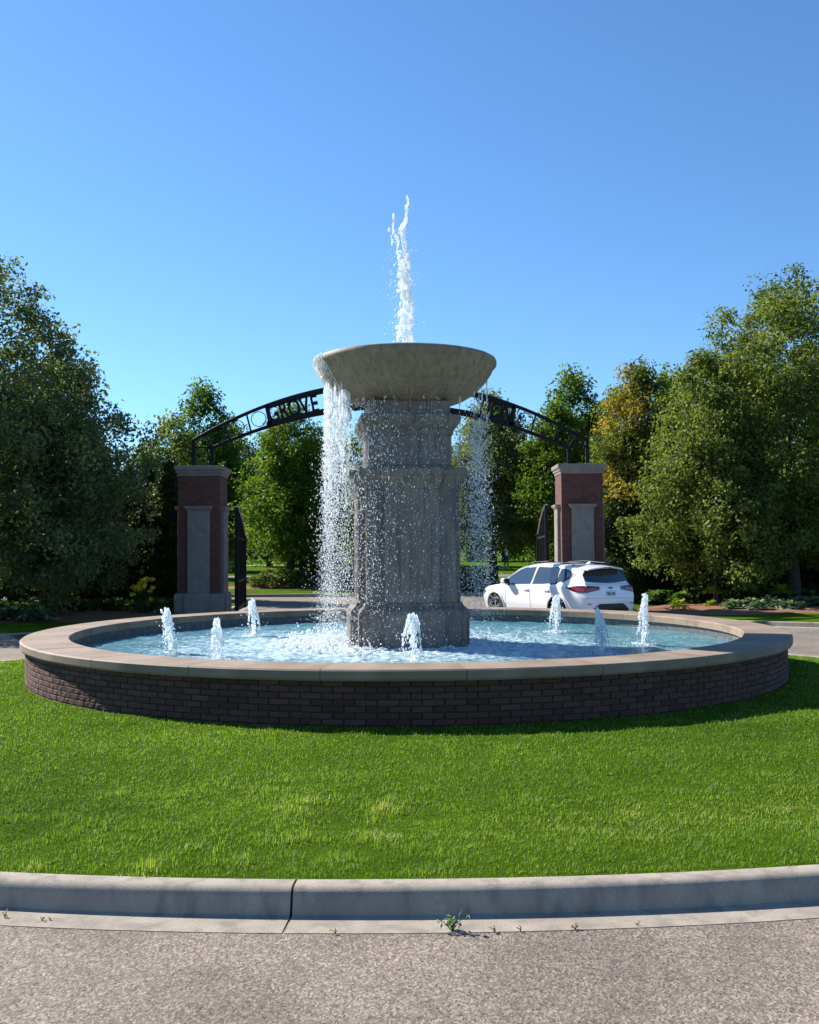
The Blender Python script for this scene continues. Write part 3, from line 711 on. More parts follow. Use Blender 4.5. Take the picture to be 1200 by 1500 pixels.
for xa, xb, y in ((284, 311, 655.5), (833, 860, 653.5)):
    b = MB(); b.bar(L(xa, y), L(xb, y), .06, .06); b.build('tie_bar', M['black_iron'], arch)
for px in (300, 329, 361, 785, 818, 846):
    d = 7 if px < CXP else -7; b = MB()
    x1 = px + d; 
    if 311 < x1 < 833: b.bar(L(px, outer(px)), L(x1, inner(x1)), .05, .05)
    else: b.bar(L(px, outer(px)), L(311 if px < CXP else 833, 656 if px < CXP else 655), .05, .05)
    b.build('divider', M['black_iron'], arch)
for px in (321, 348, 379, 770, 800, 826):
    yc = (outer(px) + inner(px))/2; rad = (inner(px) - outer(px))/2*0.70/47.5; c = L(px, yc); b = MB()
    b.tube([(c.x + rad*math.cos(t), 0, c.z + rad*math.sin(t)) for t in [2*math.pi*k/24 for k in range(25)]], .014, 6, False); b.build('ring', M['black_iron'], arch)
def letter(ch, px, ang, size=.56, sx=.62):
    cu = bpy.data.curves.new('letter', 'FONT'); cu.body = ch; cu.size = size*1.42; cu.extrude = .03; cu.offset = .018; cu.align_x = 'CENTER'; cu.resolution_u = 3
    t = bpy.data.objects.new('tmp', cu); C.objects.link(t); bpy.context.view_layer.update()
    me = bpy.data.meshes.new_from_object(t.evaluated_get(bpy.context.evaluated_depsgraph_get())); bpy.data.objects.remove(t); bpy.data.curves.remove(cu)
    me.materials.clear(); me.materials.append(M['black_iron']); me.name = 'letter'
    o = link(bpy.data.objects.new('letter', me), arch); y = inner(px) - 4; o.location = L(px, y)
    o.rotation_euler = (R(90), -ang, 0); o.rotation_mode = 'XYZ'; o.scale = (sx, 1, 1); return o
for ch, px in zip('GROVE', (404, 419, 434, 449, 463)): letter(ch, px, math.atan(2*(CXP-px)/1080.0))
for ch, px in zip('TION', (703, 713, 724, 739)): letter(ch, px, math.atan(2*(CXP-px)/1080.0))

def gate_leaf(hx, hy, ex, ey, label):
    g = tag(empty('gate_leaf', (hx, hy, GZ0)), label, 'gate', 'open leaves of the iron gate')
    d = Vector((ex-hx, ey-hy, 0)); Ln = d.length; g.rotation_euler = (0, 0, math.atan2(d.y, d.x))
    top = lambda x: 2.72 + 0.75*math.sin(min(1, x/Ln)*math.pi/2*1.0)**1.5
    top = lambda x: 3.45 - 0.85*(x/Ln)**2
    b = MB(); b.tube([(x, 0, top(x)) for x in np.linspace(0, Ln, 16)], .045, 8); b.build('top_rail', M['highlit_iron'], g, smooth=40)
    for z in (0.18, 1.05, 2.45):
        b = MB(); b.box(0.05, Ln-.05, -.03, .03, z, z+.07); b.build('rail', M['black_iron'], g)
    for x in (0.04, Ln-.04):
        b = MB(); b.box(x-.06, x+.06, -.06, .06, .06, top(x)); b.build('stile', M['black_iron'], g, bevel=.008)
    n = 22
    bb = MB(); bb.box(-.014, .014, -.014, .014, 0.2, 1.0)
    for k in range(1, n):
        x = Ln*k/n; b = MB(); b.box(-.014, .014, -.014, .014, .2, top(x)); o = b.build('bar', M['black_iron'], g); o.location = (x, 0, 0)
    return g
gate_leaf(-5.42, 31.0, -5.93, 35.6, 'open black iron gate leaf with bright curved top rail beside the shaded pillar')
gate_leaf(4.30, 31.0, 4.62, 35.6, 'open black iron gate leaf beside the pillar behind the white car')

# ------------------------------------------------------------------ vegetation
def leaves_from(centres, radii, per, leaf, rg, tones, flat=0.0, outc=None, aspect=0.5, droop=0.0):
    n = len(centres); N = n*per
    c = np.repeat(centres, per, 0); r = np.repeat(radii, per)
    off = rg.normal(0, 1, (N, 3)); off /= np.linalg.norm(off, axis=1)[:, None]; off *= (rg.uniform(0, 1, N)**0.45*r)[:, None]; off[:, 2] *= 0.75
    p = c + off
    nr = rg.normal(0, 1, (N, 3)) + off/np.maximum(r[:, None], 1e-3)*0.9 + np.array([0, 0, .5 + flat])
    nr /= np.linalg.norm(nr, axis=1)[:, None]
    t = rg.normal(0, 1, (N, 3)); t[:, 2] -= droop; t -= nr*(t*nr).sum(1)[:, None]; t /= np.linalg.norm(t, axis=1)[:, None]; bt = np.cross(nr, t)
    s = leaf*rg.uniform(.6, 1.3, N)[:, None]
    V = np.stack([p - t*s*.5, p + bt*s*aspect*.5 + nr*s*.06, p + t*s*.5 - nr*s*.05, p - bt*s*aspect*.5 + nr*s*.06], 1).reshape(-1, 3)
    k = (np.arange(N)*4)[:, None]; F = np.concatenate([k+np.array([[0, 1, 2]]), k+np.array([[0, 2, 3]])])
    tn = np.repeat(tones, per) + rg.normal(0, .12, N)
    return V, F, np.repeat(np.clip(tn, 0, 1), 4)
def crown_data(seed, lobes, nclump, per, leaf, cr, tone=(.5, .2), tonefn=None, aspect=0.55, inner=0.35):
    rg = np.random.default_rng(seed); L_ = np.array(lobes, float); wt = (L_[:, 3]*L_[:, 4]*L_[:, 5])**(2/3); wt /= wt.sum()
    idx = rg.choice(len(L_), nclump, p=wt); d = rg.normal(0, 1, (nclump, 3)); d /= np.linalg.norm(d, axis=1)[:, None]
    rad = inner + (1-inner)*rg.uniform(0, 1, nclump)**0.5; rad += rg.normal(0, .05, nclump)
    c = L_[idx, :3] + d*L_[idx, 3:6]*rad[:, None]
    tn = rg.normal(tone[0], tone[1], nclump)
    if tonefn: tn = tonefn(c, tn, rg)
    return leaves_from(c, cr*rg.uniform(.6, 1.35, nclump), per, leaf, rg, tn, aspect=aspect), c
def make_tree(name, lobes, nclump, per, leaf, cr, mat, seed, trunk_r, trunk_top, label, group, tone=(.5, .2), tonefn=None, trunks=((0, 0),), limbs=14, inner=.35, crown_base=1.2):
    t = empty(name)
    (V, F, T), c = crown_data(seed, lobes, nclump, per, leaf, cr, tone, tonefn, inner=inner)
    o = link(bpy.data.objects.new('crown', np_mesh('crown', V, F, M[mat], T)), t)
    rg = random.Random(seed); b = MB()
    for tx, ty in trunks:
        pts = [(tx*(1-.5*k/6) + rg.uniform(-.05, .05)*k*.4, ty*(1-.5*k/6) + rg.uniform(-.05, .05)*k*.4, trunk_top*k/6 - .15) for k in range(7)]
        b.tube(pts, [trunk_r*(1.35 if k == 0 else 1.05 - .85*k/6) for k in range(7)], 9)
        for k in range(limbs):
            q = c[rg.randrange(len(c))]; h = rg.uniform(.25, .85); p0 = Vector(pts[int(h*6)]); p1 = Vector(q)
            if p1.z < p0.z: p0.z = max(crown_base, p1.z - .5)
            m = p0.lerp(p1, .5) + Vector((0, 0, .25)); r0 = trunk_r*.34*(1.1-h)
            b.tube([p0, m, p1], [r0, r0*.6, r0*.2], 5)
    b.build('trunk', M['bark'], t, smooth=True)
    if label: tag(t, label, 'tree', group)
    return t
def cone_lobes(h0, h1, r0, r1, n, seed, spread=.75, lobe=.42):
    """egg or cone shaped crown split into lobes"""
    rg = random.Random(seed); out = []
    for i in range(n):
        t = (i+.5)/n; z = h0 + (h1-h0)*t; r = r0*(1-t)**.8 + r1*t; r *= min(1, .55 + 2.2*t)
        a = i*2.4 + rg.uniform(-.4, .4); k = spread*r*rg.uniform(.75, 1.0) if t < .93 else 0
        lr = max(.45, lobe*r + .25)*rg.uniform(.85, 1.2)
        out.append((k*math.cos(a), k*math.sin(a), z, lr, lr, lr*rg.uniform(.75, 1.05)))
    out.append((0, 0, h0 + (h1-h0)*.35, r0*.62, r0*.62, (h1-h0)*.36)); return out
def place(t, px, Y, dz=0.12, rz=0, s=1.0, sz=None):
    x = at(px, 808, Y).x; t.location = (x, Y, zroad(Y) + dz); t.rotation_euler = (0, 0, rz); t.scale = (s, s, sz or s); return t
LF = 0.135
# big shaded tree by the ring road, left
t1 = make_tree('shade_tree', cone_lobes(1.4, 10.2, 5.0, .5, 36, 3), 1100, 88, .13, .52, 'leaf_dull', 21, .22, 7.0, 'big dull green shade tree, tallest beside the pale hosta bed', 'large trees beside the ring road', (.45, .22))
place(t1, -15, 27.8)
t1b = make_tree('shade_tree', cone_lobes(1.3, 7.9, 2.7, .4, 24, 8), 600, 96, .125, .48, 'leaf_dull', 22, .17, 5.4, 'smaller dull green tree between the big shade tree and the cedar hedge', 'large trees beside the ring road', (.5, .22))
place(t1b, 85, 30)
# right hand trees
t2 = make_tree('shade_tree', cone_lobes(2.2, 10.9, 4.8, 1.6, 36, 5, .8, .38), 1150, 100, .135, .58, 'leaf_green', 23, .24, 8.2, 'tallest green tree with thick trunk above the grey hostas', 'large trees beside the ring road', (.55, .24))
place(t2, 1160, 34)
t3 = make_tree('shade_tree', cone_lobes(1.2, 8.3, 3.0, .4, 26, 12, .8, .42), 700, 100, .135, .54, 'leaf_green', 24, .08, 6.0, 'mid sized green tree above the red mulch and lime plant', 'large trees beside the ring road', (.66, .22))
place(t3, 1048, 32.5)
def turn(c, tn, rg):
    m = (c[:, 0] < .4) & (c[:, 2] > 3.6); f = np.array([noise.noise((p[0]*.8, p[1]*.8, p[2]*.8)) for p in c]); return np.where(m & (f > -.12), 0.58 + .36*rg.uniform(0, 1, len(c)), tn*.9)
t4 = make_tree('maple_tree', cone_lobes(1.8, 8.7, 2.6, .4, 22, 17), 640, 84, .14, .5, 'leaf_turning', 25, .16, 6.5, 'tree turning yellow and orange behind the cedar', 'trees behind the gate', (.42, .15), tonefn=turn)
place(t4, 935, 37)
# trees seen through the gate
t5 = make_tree('lawn_tree', cone_lobes(1.9, 9.4, 3.5, .6, 26, 31, .72), 800, 70, .165, .62, 'leaf_bright', 26, .24, 7.0, 'bright yellow green tree with three stems over the small shrub bed', 'trees behind the gate', (.6, .2), trunks=((-.25, 0), (.45, .2), (1.1, .1)), limbs=9)
place(t5, 432, 52)
t6 = make_tree('lawn_tree', cone_lobes(2.7, 9.4, 3.4, .6, 26, 33, .72), 760, 68, .165, .62, 'leaf_dull', 27, .24, 7.0, 'dark green tree behind the falling water and white car', 'trees behind the gate', (.55, .2))
place(t6, 722, 50)
t7 = make_tree('lawn_tree', cone_lobes(2.9, 8.6, 2.3, .5, 20, 35, .72), 560, 80, .16, .58, 'leaf_bright', 28, .2, 6.2, 'light green tree beside the gate pillar and white car', 'trees behind the gate', (.55, .2))
place(t7, 818, 47)
# far trees: two shared crowns
f1 = make_tree('far_tree', cone_lobes(1.0, 11.0, 4.0, .6, 22, 41, .75), 600, 66, .24, .85, 'leaf_green', 29, .25, 8, None, None, (.5, .22))
f2 = make_tree('far_tree', cone_lobes(1.2, 12.0, 3.4, .5, 22, 43, .7), 560, 66, .24, .8, 'leaf_bright', 30, .25, 9, None, None, (.42, .2))
far = [(252, 42, 0, .70, f1, 'tree with upright shoots rising over the cedar hedge by the shaded pillar'), (300, 62, 1, 1.0, f2, None), (345, 74, 2, 1.0, f1, None), (395, 86, 3, .95, f2, None), (480, 92, 4, 1.05, f1, None), (560, 80, 1.3, 1.0, f1, None), (640, 84, 2.2, 1.0, f2, None),
       (690, 100, 5, 1.1, f1, None), (770, 98, 3.3, 1.1, f1, None), (845, 52, .6, .92, f2, 'tree behind the right end of the arch'), (815, 102, 4.4, 1.2, f1, None), (880, 66, 2.9, 1.0, f1, None), (985, 44, 1.9, .80, f2, 'tree rising between the yellowing tree and the tall one'),
       (60, 46, 5.2, .9, f1, None), (1100, 48, .9, .9, f1, None), (1240, 46, 4.1, .9, f2, None), (-60, 48, 2.5, 1.0, f1, None), (420, 110, 0, 1.2, f1, None), (320, 115, .5, 1.2, f2, None), (520, 118, 1, 1.2, f2, None), (740, 115, 2, 1.2, f2, None), (850, 110, 1, 1.2, f1, None)]
used = set()
for px, Y, rz, s, src, lab in far:
    o = src if src.name not in used else copy_tree(src)
    used.add(src.name); place(o, px, Y, 0.1, rz, s); tag(o, lab or ('broad leafy tree in the wood far behind the gate' if src is f1 else 'slender bright leafy tree in the wood far behind the gate'), 'tree', 'broad far trees' if src is f1 else 'slender far trees')
# cedars
def cedar_mesh(seed, h, r):
    rg = np.random.default_rng(seed); n = 900; z = rg.uniform(0, 1, n)**.9; rr = r*(1 - z**2.2)*np.minimum(1, .75+z*2)*(.72 + .28*rg.uniform(0, 1, n)); a = rg.uniform(0, 6.283, n)
    c = np.stack([rr*np.cos(a), rr*np.sin(a), .1 + z*(h-.15)], 1)
    return leaves_from(c, np.full(n, .21), 44, .10, rg, rg.normal(.45, .22, n), aspect=.42, droop=-1.2)
def cedar(seed, h, r):
    t = empty('cedar_tree'); V, F, T = cedar_mesh(seed, h, r)
    link(bpy.data.objects.new('crown', np_mesh('crown', V, F, M['leaf_cedar'], T)), t)
    b = MB(); b.tube([(0, 0, -.2), (0.02, 0, h*.5), (0, 0, h*.9)], [.11, .07, .02], 8); b.build('trunk', M['bark'], t); return t
c1 = cedar(51, 4.9, .85); c2 = cedar(52, 4.7, .80); first = {id(c1): True, id(c2): True}
ced = [(245, 32.2, c1, 1.0), (216, 32.6, c2, 1.0), (188, 33, c1, .98), (160, 33.4, c2, 1.0), (130, 33.6, c1, 1.0), (98, 33.8, c2, 1.0), (66, 34, c1, 1.0), (34, 34.2, c2, 1), (2, 34.4, c1, 1.0), (-30, 34.6, c2, 1),
       (925, 36.0, c1, 1.20), (956, 36.4, c2, 1.2), (986, 36.8, c1, 1.15), (1016, 37.2, c2, 1.15), (1048, 37.6, c1, 1.15), (1082, 38, c2, 1.15), (1116, 38.2, c1, 1.15), (1150, 38.4, c2, 1.15), (1184, 38.4, c1, 1.15), (1220, 38.4, c2, 1.15)]
for i, (px, Y, src, s) in enumerate(ced):
    o = src if first[id(src)] else copy_tree(src); first[id(src)] = False
    place(o, px, Y, .1, i*1.7, s)
    tag(o, 'dark columnar cedar in the hedge behind the yellow flowers' if i < 10 else ('dark columnar cedar standing directly beside the pillar behind the white car' if i == 10 else 'dark columnar cedar in the hedge under the green trees'), 'cedar tree', 'cedar hedge by the shaded pillar' if i < 10 else 'cedar hedge behind the right bed')
# shrubs
def shrub(name, seed, rx, ry, h, mat, n, per, leaf, tone, label, group=None, cat='shrub'):
    t = empty(name); rg = np.random.default_rng(seed); d = rg.normal(0, 1, (n, 3)); d /= np.linalg.norm(d, axis=1)[:, None]; d[:, 2] = abs(d[:, 2])
    c = d*np.array([rx, ry, h*.86])*(.55 + .45*rg.uniform(0, 1, (n, 1))**.5); c[:, 2] += .06
    V, F, T = leaves_from(c, np.full(n, .16), per, leaf, rg, rg.normal(tone, .2, n))
    link(bpy.data.objects.new('foliage', np_mesh('foliage', V, F, M[mat], T)), t)
    b = MB()
    for k in range(7):
        q = c[rg.integers(n)]; b.tube([(0, 0, -.1), (q[0]*.5, q[1]*.5, q[2]*.6), tuple(q)], [.02, .013, .005], 5)
    b.build('stem', M['bark'], t); return tag(t, label, cat, group)
s = shrub('shrub', 61, 2.1, 1.0, .95, 'leaf_green', 300, 26, .12, .6, 'low rounded green shrub under the three stemmed tree', 'shrubs on the far lawn'); place(s, 420, 50.6, .2)
s = shrub('shrub', 62, 1.5, .9, 1.3, 'leaf_green', 240, 26, .12, .4, 'taller dark shrub beside the stems of the bright tree', 'shrubs on the far lawn'); place(s, 486, 51.2, .2)
for i, (px, Y, h) in enumerate(((708, 43, 1.0), (685, 44, 1.4), (660, 46, 1.3))):
    s = shrub('shrub', 63+i, 1.5, .9, h, 'leaf_dull', 220, 26, .12, .35, ['low dark shrub just past the bonnet of the white car', 'dark shrub behind the falling water', 'dark shrub close behind the pedestal'][i], 'dark shrubs across the gate road'); place(s, px, Y, .2 if Y > 45 else 0)
    if Y < 45.2: s.location.y = 46.2 + i*.4
# bed plants: rosettes of broad leaves
def rosette(seed, n, ln, wd, mat, flower=None):
    rg = np.random.default_rng(seed); V = []; F = []; T = []
    for k in range(n):
        a = k*2.399 + rg.normal(0, .15); tilt = R(20) + R(60)*(k/n); l = ln*rg.uniform(.75, 1.15); w_ = wd*rg.uniform(.8, 1.2); tone = rg.uniform(0, 1); b0 = len(V); ca, sa = math.cos(a), math.sin(a)
        for i, (t, ww) in enumerate(((0, .08), (.45, .2), (.65, 1), (.85, .8), (1.0, .05))):
            r = l*(t*math.cos(R(90)-tilt) + .18*t*t); z = l*(t*math.sin(R(90)-tilt) - .30*t**3*math.sin(tilt)) + .03
            for sd in (-1, 1): V.append((r*ca - sd*w_*ww*.5*sa, r*sa + sd*w_*ww*.5*ca, z + .02*ww)); T.append(tone)
        for i in range(4): F.append((b0+2*i, b0+2*i+1, b0+2*i+3)); F.append((b0+2*i, b0+2*i+3, b0+2*i+2))
    return np_mesh('foliage', np.array(V), np.array(F), M[mat], np.array(T))
RM = [rosette(70+i, 70, .36, .13, m) for i, m in enumerate(('leaf_hosta', 'leaf_hosta', 'leaf_pale', 'leaf_pale', 'leaf_lime'))]
def plant(kind, px, Y, s, label, group, dz=.24):
    t = tag(empty('hosta_plant'), label, 'plant', group); link(bpy.data.objects.new('foliage', RM[kind]), t); place(t, px, Y, dz, random.uniform(0, 6), s); return t
rr = random.Random(5)
for i in range(26):
    px = -20 + i*10.8 + rr.uniform(-4, 4); Y = 28.8 + rr.uniform(-.6, 1.6) + (1.0 if px > 90 else 0)
    plant(i % 2, px, Y, rr.uniform(1.0, 1.5), 'green hosta in the bed before the dark hedge', 'green hostas by the shaded hedge')
for i in range(9):
    plant(2 + i % 2, -10 + i*9.5 + rr.uniform(-3, 3), 26.4 + rr.uniform(-.4, .9), rr.uniform(.8, 1.15), 'pale variegated hosta at the lawn edge under the big shade tree', 'pale hostas under the shade tree')
for i in range(16):
    plant(2 + i % 2, 1068 + i*9.5 + rr.uniform(-3, 3), 29.4 + rr.uniform(-.7, .8), rr.uniform(.8, 1.2), 'grey green hosta in the bed under the tallest green tree', 'grey hostas in the right bed')
for i in range(14):
    plant(i % 2, 960 + i*17 + rr.uniform(-5, 5), 33.6 + rr.uniform(-.4, .8), rr.uniform(1.0, 1.5), 'dark green hosta at the foot of the right hedge', 'green hostas by the right hedge')
plant(4, 992, 30.0, .95, 'lime green plant standing alone on the red mulch', None); plant(4, 1040, 30.6, .7, 'small lime plant at the edge of the grey hostas', None); plant(4, 1143, 31.4, 1.0, 'lime plant standing tall behind the grey hostas', None, .6); plant(4, 1042, 31.8, .8, 'lime plant high against the dark hedge', None, .6)
# yellow flowers
t = tag(empty('flower_clump'), 'clump of bright yellow flowers in the shaded bed', 'flowers'); rg2 = np.random.default_rng(8)
c = rg2.normal(0, 1, (16, 3))*np.array([.16, .14, .15]) + np.array([0, 0, .78]); V, F, T = leaves_from(c, np.full(16, .09), 18, .09, rg2, rg2.uniform(.2, 1, 16), aspect=.8)
link(bpy.data.objects.new('blossom', np_mesh('blossom', V, F, M['petal_yellow'], T)), t); b = MB()
for q in c: b.tube([(q[0]*.4, q[1]*.4, -.05), tuple(q)], .008, 5)
b.build('stem', M['leaf_hosta'], t); place(t, 211, 29.2, .24)

# weeds in the gutter
def weed(px, Y, s, n, label, dry=False):
    t = empty('weed'); rg = np.random.default_rng(int(px)); V = []; F = []; T = []; b = MB()
    for k in range(n):
        a = rg.uniform(0, 6.28); ln = s*rg.uniform(.5, 1.1); tip = Vector((math.cos(a)*ln*rg.uniform(.25, .9), math.sin(a)*ln*rg.uniform(.2, .6), ln*rg.uniform(.25, 1)))
        b.tube([(0, 0, -.004), tip*.5 + Vector((0, 0, ln*.12)), tip], [.0015, .0012, .0007], 4)
        for j in range(6):
            q = tip*rg.uniform(.3, 1.05); d = Vector(rg.normal(0, 1, 3)).normalized(); e = d.cross(Vector(rg.normal(0, 1, 3))).normalized(); l = s*.26*rg.uniform(.6, 1.2); i0 = len(V)
            for p in (q, q + d*l*.5 + e*l*.28, q + d*l, q + d*l*.5 - e*l*.28): V.append((p.x, p.y, max(.004, p.z))); T.append(rg.uniform(0, 1))
            F += [(i0, i0+1, i0+2), (i0, i0+2, i0+3)]
    link(bpy.data.objects.new('leaf', np_mesh('leaf', np.array(V), np.array(F), M['leaf_lime' if dry else 'leaf_pale'], np.array(T))), t)
    b.build('stem', M['leaf_hosta'], t); t.location = (at(px, 808, Y).x, Y, zroad(Y) + .006); return tag(t, label, 'weed', 'weeds along the gutter')
weed(658, 4.475, .095, 12, 'leafy green weed, largest in the gutter seam')
for px, Y, s in ((66, 4.64, .035), (78, 4.64, .02), (490, 4.455, .028), (720, 4.46, .035), (757, 4.47, .03), (836, 4.49, .045), (925, 4.54, .022), (12, 4.68, .045)):
    weed(px, Y, s, 5, 'tiny dry weed in the seam between gutter and asphalt', True)

# ------------------------------------------------------------------ white car
def lerp_tab(tab, x):
    if x <= tab[0][0]: return tab[0][1]
    for (x0, y0), (x1, y1) in zip(tab, tab[1:]):
        if x <= x1:
            t = (x-x0)/(x1-x0); return y0 + (y1-y0)*t
    return tab[-1][1]
WMID = [(.20, .86), (.35, .915), (.55, .955), (.75, .968), (.92, .965), (1.03, .945), (1.08, .915), (1.12, .885), (1.30, .800), (1.45, .725), (1.55, .665), (1.62, .60), (1.70, .5)]
WTAIL = [(.20, .70), (.35, .76), (.55, .80), (.75, .82), (.92, .825), (1.03, .80), (1.10, .75), (1.30, .66), (1.45, .60), (1.55, .55), (1.62, .48), (1.7, .4)]
WNOSE = [(.20, .60), (.4, .66), (.7, .70), (.9, .68), (1.0, .62), (1.1, .55), (1.7, .4)]
ZTOP = [(-2.43, 1.50), (-2.25, 1.555), (-2.0, 1.60), (-1.5, 1.645), (-.9, 1.672), (-.3, 1.678), (.15, 1.655), (.45, 1.60), (.80, 1.43), (1.15, 1.22), (1.32, 1.125), (1.42, 1.09), (1.9, 1.035), (2.2, .96), (2.34, .88), (2.43, .74)]
XTAIL = [(.20, -2.26), (.30, -2.36), (.45, -2.425), (.62, -2.43), (.80, -2.425), (.90, -2.40), (1.0, -2.385), (1.07, -2.37), (1.11, -2.325), (1.30, -2.21), (1.50, -2.08), (1.56, -2.05), (1.7, -1.98)]
XNOSE = [(.20, 2.28), (.35, 2.36), (.6, 2.43), (.8, 2.42), (.95, 2.35), (1.1, 2.2), (1.7, 1.9)]
def W_at(x, z):
    m = lerp_tab(WMID, z); xt = lerp_tab(XTAIL, z); xn = lerp_tab(XNOSE, z)
    if x < xt + .75: u = min(1, max(0, (xt + .75 - x)/.75)); return m + (lerp_tab(WTAIL, z) - m)*u**2.4
    if x > xn - .95: u = min(1, (x - xn + .95)/.95); return m + (lerp_tab(WNOSE, z) - m)*u**2.6
    return m
def section(u, nv=30):
    """u 0 tail .. 1 nose -> half section (y>0) from sill to roof centre"""
    pts = []
    for j in range(nv+1):
        v = j/nv
        xn0 = -2.43 + 4.86*u; zt = lerp_tab(ZTOP, xn0); zs = max(.5, zt - (.085 if xn0 < .5 else .07))
        if v < .72:
            z = .22 + (zs-.22)*v/.72
            x = lerp_tab(XTAIL, z) + (lerp_tab(XNOSE, z) - lerp_tab(XTAIL, z))*u
            y = W_at(x, z)
        else:
            ph = (v-.72)/.28*math.pi/2; z = zs + (zt-zs)*math.sin(ph)
            x = lerp_tab(XTAIL, z) + (lerp_tab(XNOSE, z) - lerp_tab(XTAIL, z))*u
            y = W_at(x, zs)*math.cos(ph)**.62
        pts.append((x, y, z))
    return pts
RX, FX, WR = -1.405, 1.455, .372
def make_car():
    car = empty('parked_car')
    NU, NV = 150, 44; us = [i/NU for i in range(NU+1)]; secs = [section(u, NV) for u in us]
    b = MB(); V = []; idx = {}
    for i, s_ in enumerate(secs):
        for j, p in enumerate(s_):
            for sd in ((1, -1) if j < NV else (1,)):
                idx[(i, j, sd)] = len(V); V.append((p[0], p[1]*sd, p[2]))
        idx[(i, NV, -1)] = idx[(i, NV, 1)]
    F = []
    def inarch(c): return any((c[0]-wx)**2 + (c[2]-.372)**2 < .445**2 and abs(c[1]) > .55 for wx in (RX, FX))
    for i in range(NU):
        for j in range(NV):
            for sd in (1, -1):
                q = (idx[(i, j, sd)], idx[(i+1, j, sd)], idx[(i+1, j+1, sd)], idx[(i, j+1, sd)])
                c = [sum(V[k][m] for k in q)/4 for m in range(3)]
                if not inarch(c): F.append(q)
    # tail and nose caps with a slight bulge
    for end, i in ((-1, 0), (1, NU)):
        NW = 16; g = {}
        for j in range(NV+1):
            x, y, z = secs[i][j]
            for k in range(NW+1):
                s_ = -1 + 2*k/NW
                if k == 0: g[(j, k)] = idx[(i, j, -1)]
                elif k == NW: g[(j, k)] = idx[(i, j, 1)]
                else:
                    g[(j, k)] = len(V); V.append((x + end*.055*(1-s_*s_)*min(1, y/.5), y*s_, z))
        for j in range(NV):
            for k in range(NW): F.append((g[(j, k)], g[(j, k+1)], g[(j+1, k+1)], g[(j+1, k)]))
    # floor
    for i in range(NU): F.append((idx[(i, 0, 1)], idx[(i+1, 0, 1)], idx[(i+1, 0, -1)], idx[(i, 0, -1)]))
    b.add(V, F); body = b.build('body', M['car_paint'], car, smooth=50)
    def side(name, poly, m, off, parent=car, n=26, sds=(1, -1), bulge=None):
        """panel on both flanks: poly gives (x, zlow, zhigh)"""
        for sd in sds:
            bb = MB(); x0, x1 = poly[0][0], poly[-1][0]
            def f(u, v):
                x = x0 + (x1-x0)*u; zl = lerp_tab([(p[0], p[1]) for p in poly], x); zh = lerp_tab([(p[0], p[2]) for p in poly], x); z = zl + (zh-zl)*v
                return (x, sd*(W_at(x, z) + off), z)
            bb.grid(f, n, 6); bb.build(name, M[m], parent, smooth=True)
    # dark glasshouse surround, then panes
    side('window_surround', [(-1.95, 1.33, 1.37), (-1.55, 1.16, 1.50), (-1.2, 1.09, 1.555), (-.3, 1.065, 1.585), (.25, 1.05, 1.565), (.55, 1.045, 1.485), (1.12, 1.035, 1.16)], 'black_plastic', .003)
    side('window', [(-1.80, 1.335, 1.375), (-1.5, 1.19, 1.485), (-1.30, 1.135, 1.525)], 'car_glass', .006)
    side('window', [(-1.25, 1.12, 1.53), (-.7, 1.095, 1.555), (-.27, 1.085, 1.56)], 'car_glass', .006)
    side('window', [(-.19, 1.085, 1.56), (.25, 1.07, 1.545), (.5, 1.065, 1.475), (.86, 1.06, 1.275), (.90, 1.06, 1.25)], 'car_glass', .006)
    side('sill_trim', [(-.95, .235, .33), (1.0, .235, .33)], 'black_plastic', .006)
    for x in (-.23, -1.18):   # door shut lines
        side('door_gap', [(x-.006, .36, 1.05), (x+.006, .36, 1.05)], 'black_plastic', .0025, n=1)
    side('door_gap', [(.93, .36, 1.03), (.942, .36, 1.03)], 'black_plastic', .0025, n=1)
    for sd in (1, -1):
        for x in (-.98, -.06):
            bb = MB(); y = W_at(x, .93); bb.loft([[(x + dx*s_, sd*(y + h), .93 + dz) for dx, dz in ((-.11, -.018), (.11, -.014), (.11, .016), (-.11, .018))] for s_, h in ((1, -.01), (1, .02), (.9, .034))]); bb.build('door_handle', M['car_paint'], car, bevel=.006)
        bb = MB(); y = W_at(.78, 1.07)
        bb.loft([[(.80 + dx*s_, sd*(y + h), 1.15 + dz*s_) for dx, dz in ((-.10, -.07), (.06, -.09), (.12, .0), (.06, .085), (-.10, .08))] for h, s_ in ((.04, .6), (.08, 1), (.20, 1.0), (.25, .8))])
        mi = bb.build('mirror', M['car_paint'], car, bevel=.02)
        MB().box(.68, .698, min(sd*(y+.07), sd*(y+.24)), max(sd*(y+.07), sd*(y+.24)), 1.085, 1.22).build('mirror_glass', M['car_glass'], mi)
        MB().bar((.82, sd*(y-.02), 1.06), (.82, sd*(y+.10), 1.09), .08, .04, (1, 0, 0)).build('mirror_stalk', M['black_plastic'], mi)
        bb = MB(); bb.tube([(x, sd*.66*(1 if x > -1.6 else .96), lerp_tab(ZTOP, x) - .012 + z) for x, z in ((-1.75, 0), (-1.65, .035), (-.6, .045), (.05, .03), (.15, 0))], .012, 6); bb.build('roof_rail', M['black_plastic'], car, smooth=True)
        # wheel arch lips and wheels
        for wx in (RX, FX):
            pts = []
            for k in range(25):
                t = R(-8) + R(196)*k/24; x = wx + .448*math.cos(t); z = max(.25, .372 + .448*math.sin(t)); pts.append((x, sd*(W_at(x, z) + .004), z))
            MB().tube(pts, .026, 6).build('wheel_arch', M['car_paint'], car, smooth=True)
            bb = MB(); rings = []
            for y in (.45, .86):
                rings.append([(wx + .47*math.cos(t), sd*y, .372 + .47*math.sin(t)) for t in [math.pi*2*k/32 for k in range(32)]])
            bb.loft(rings, True, False); bb.build('wheel_housing', M['black_plastic'], car)
            wh = MB(); yo = .94
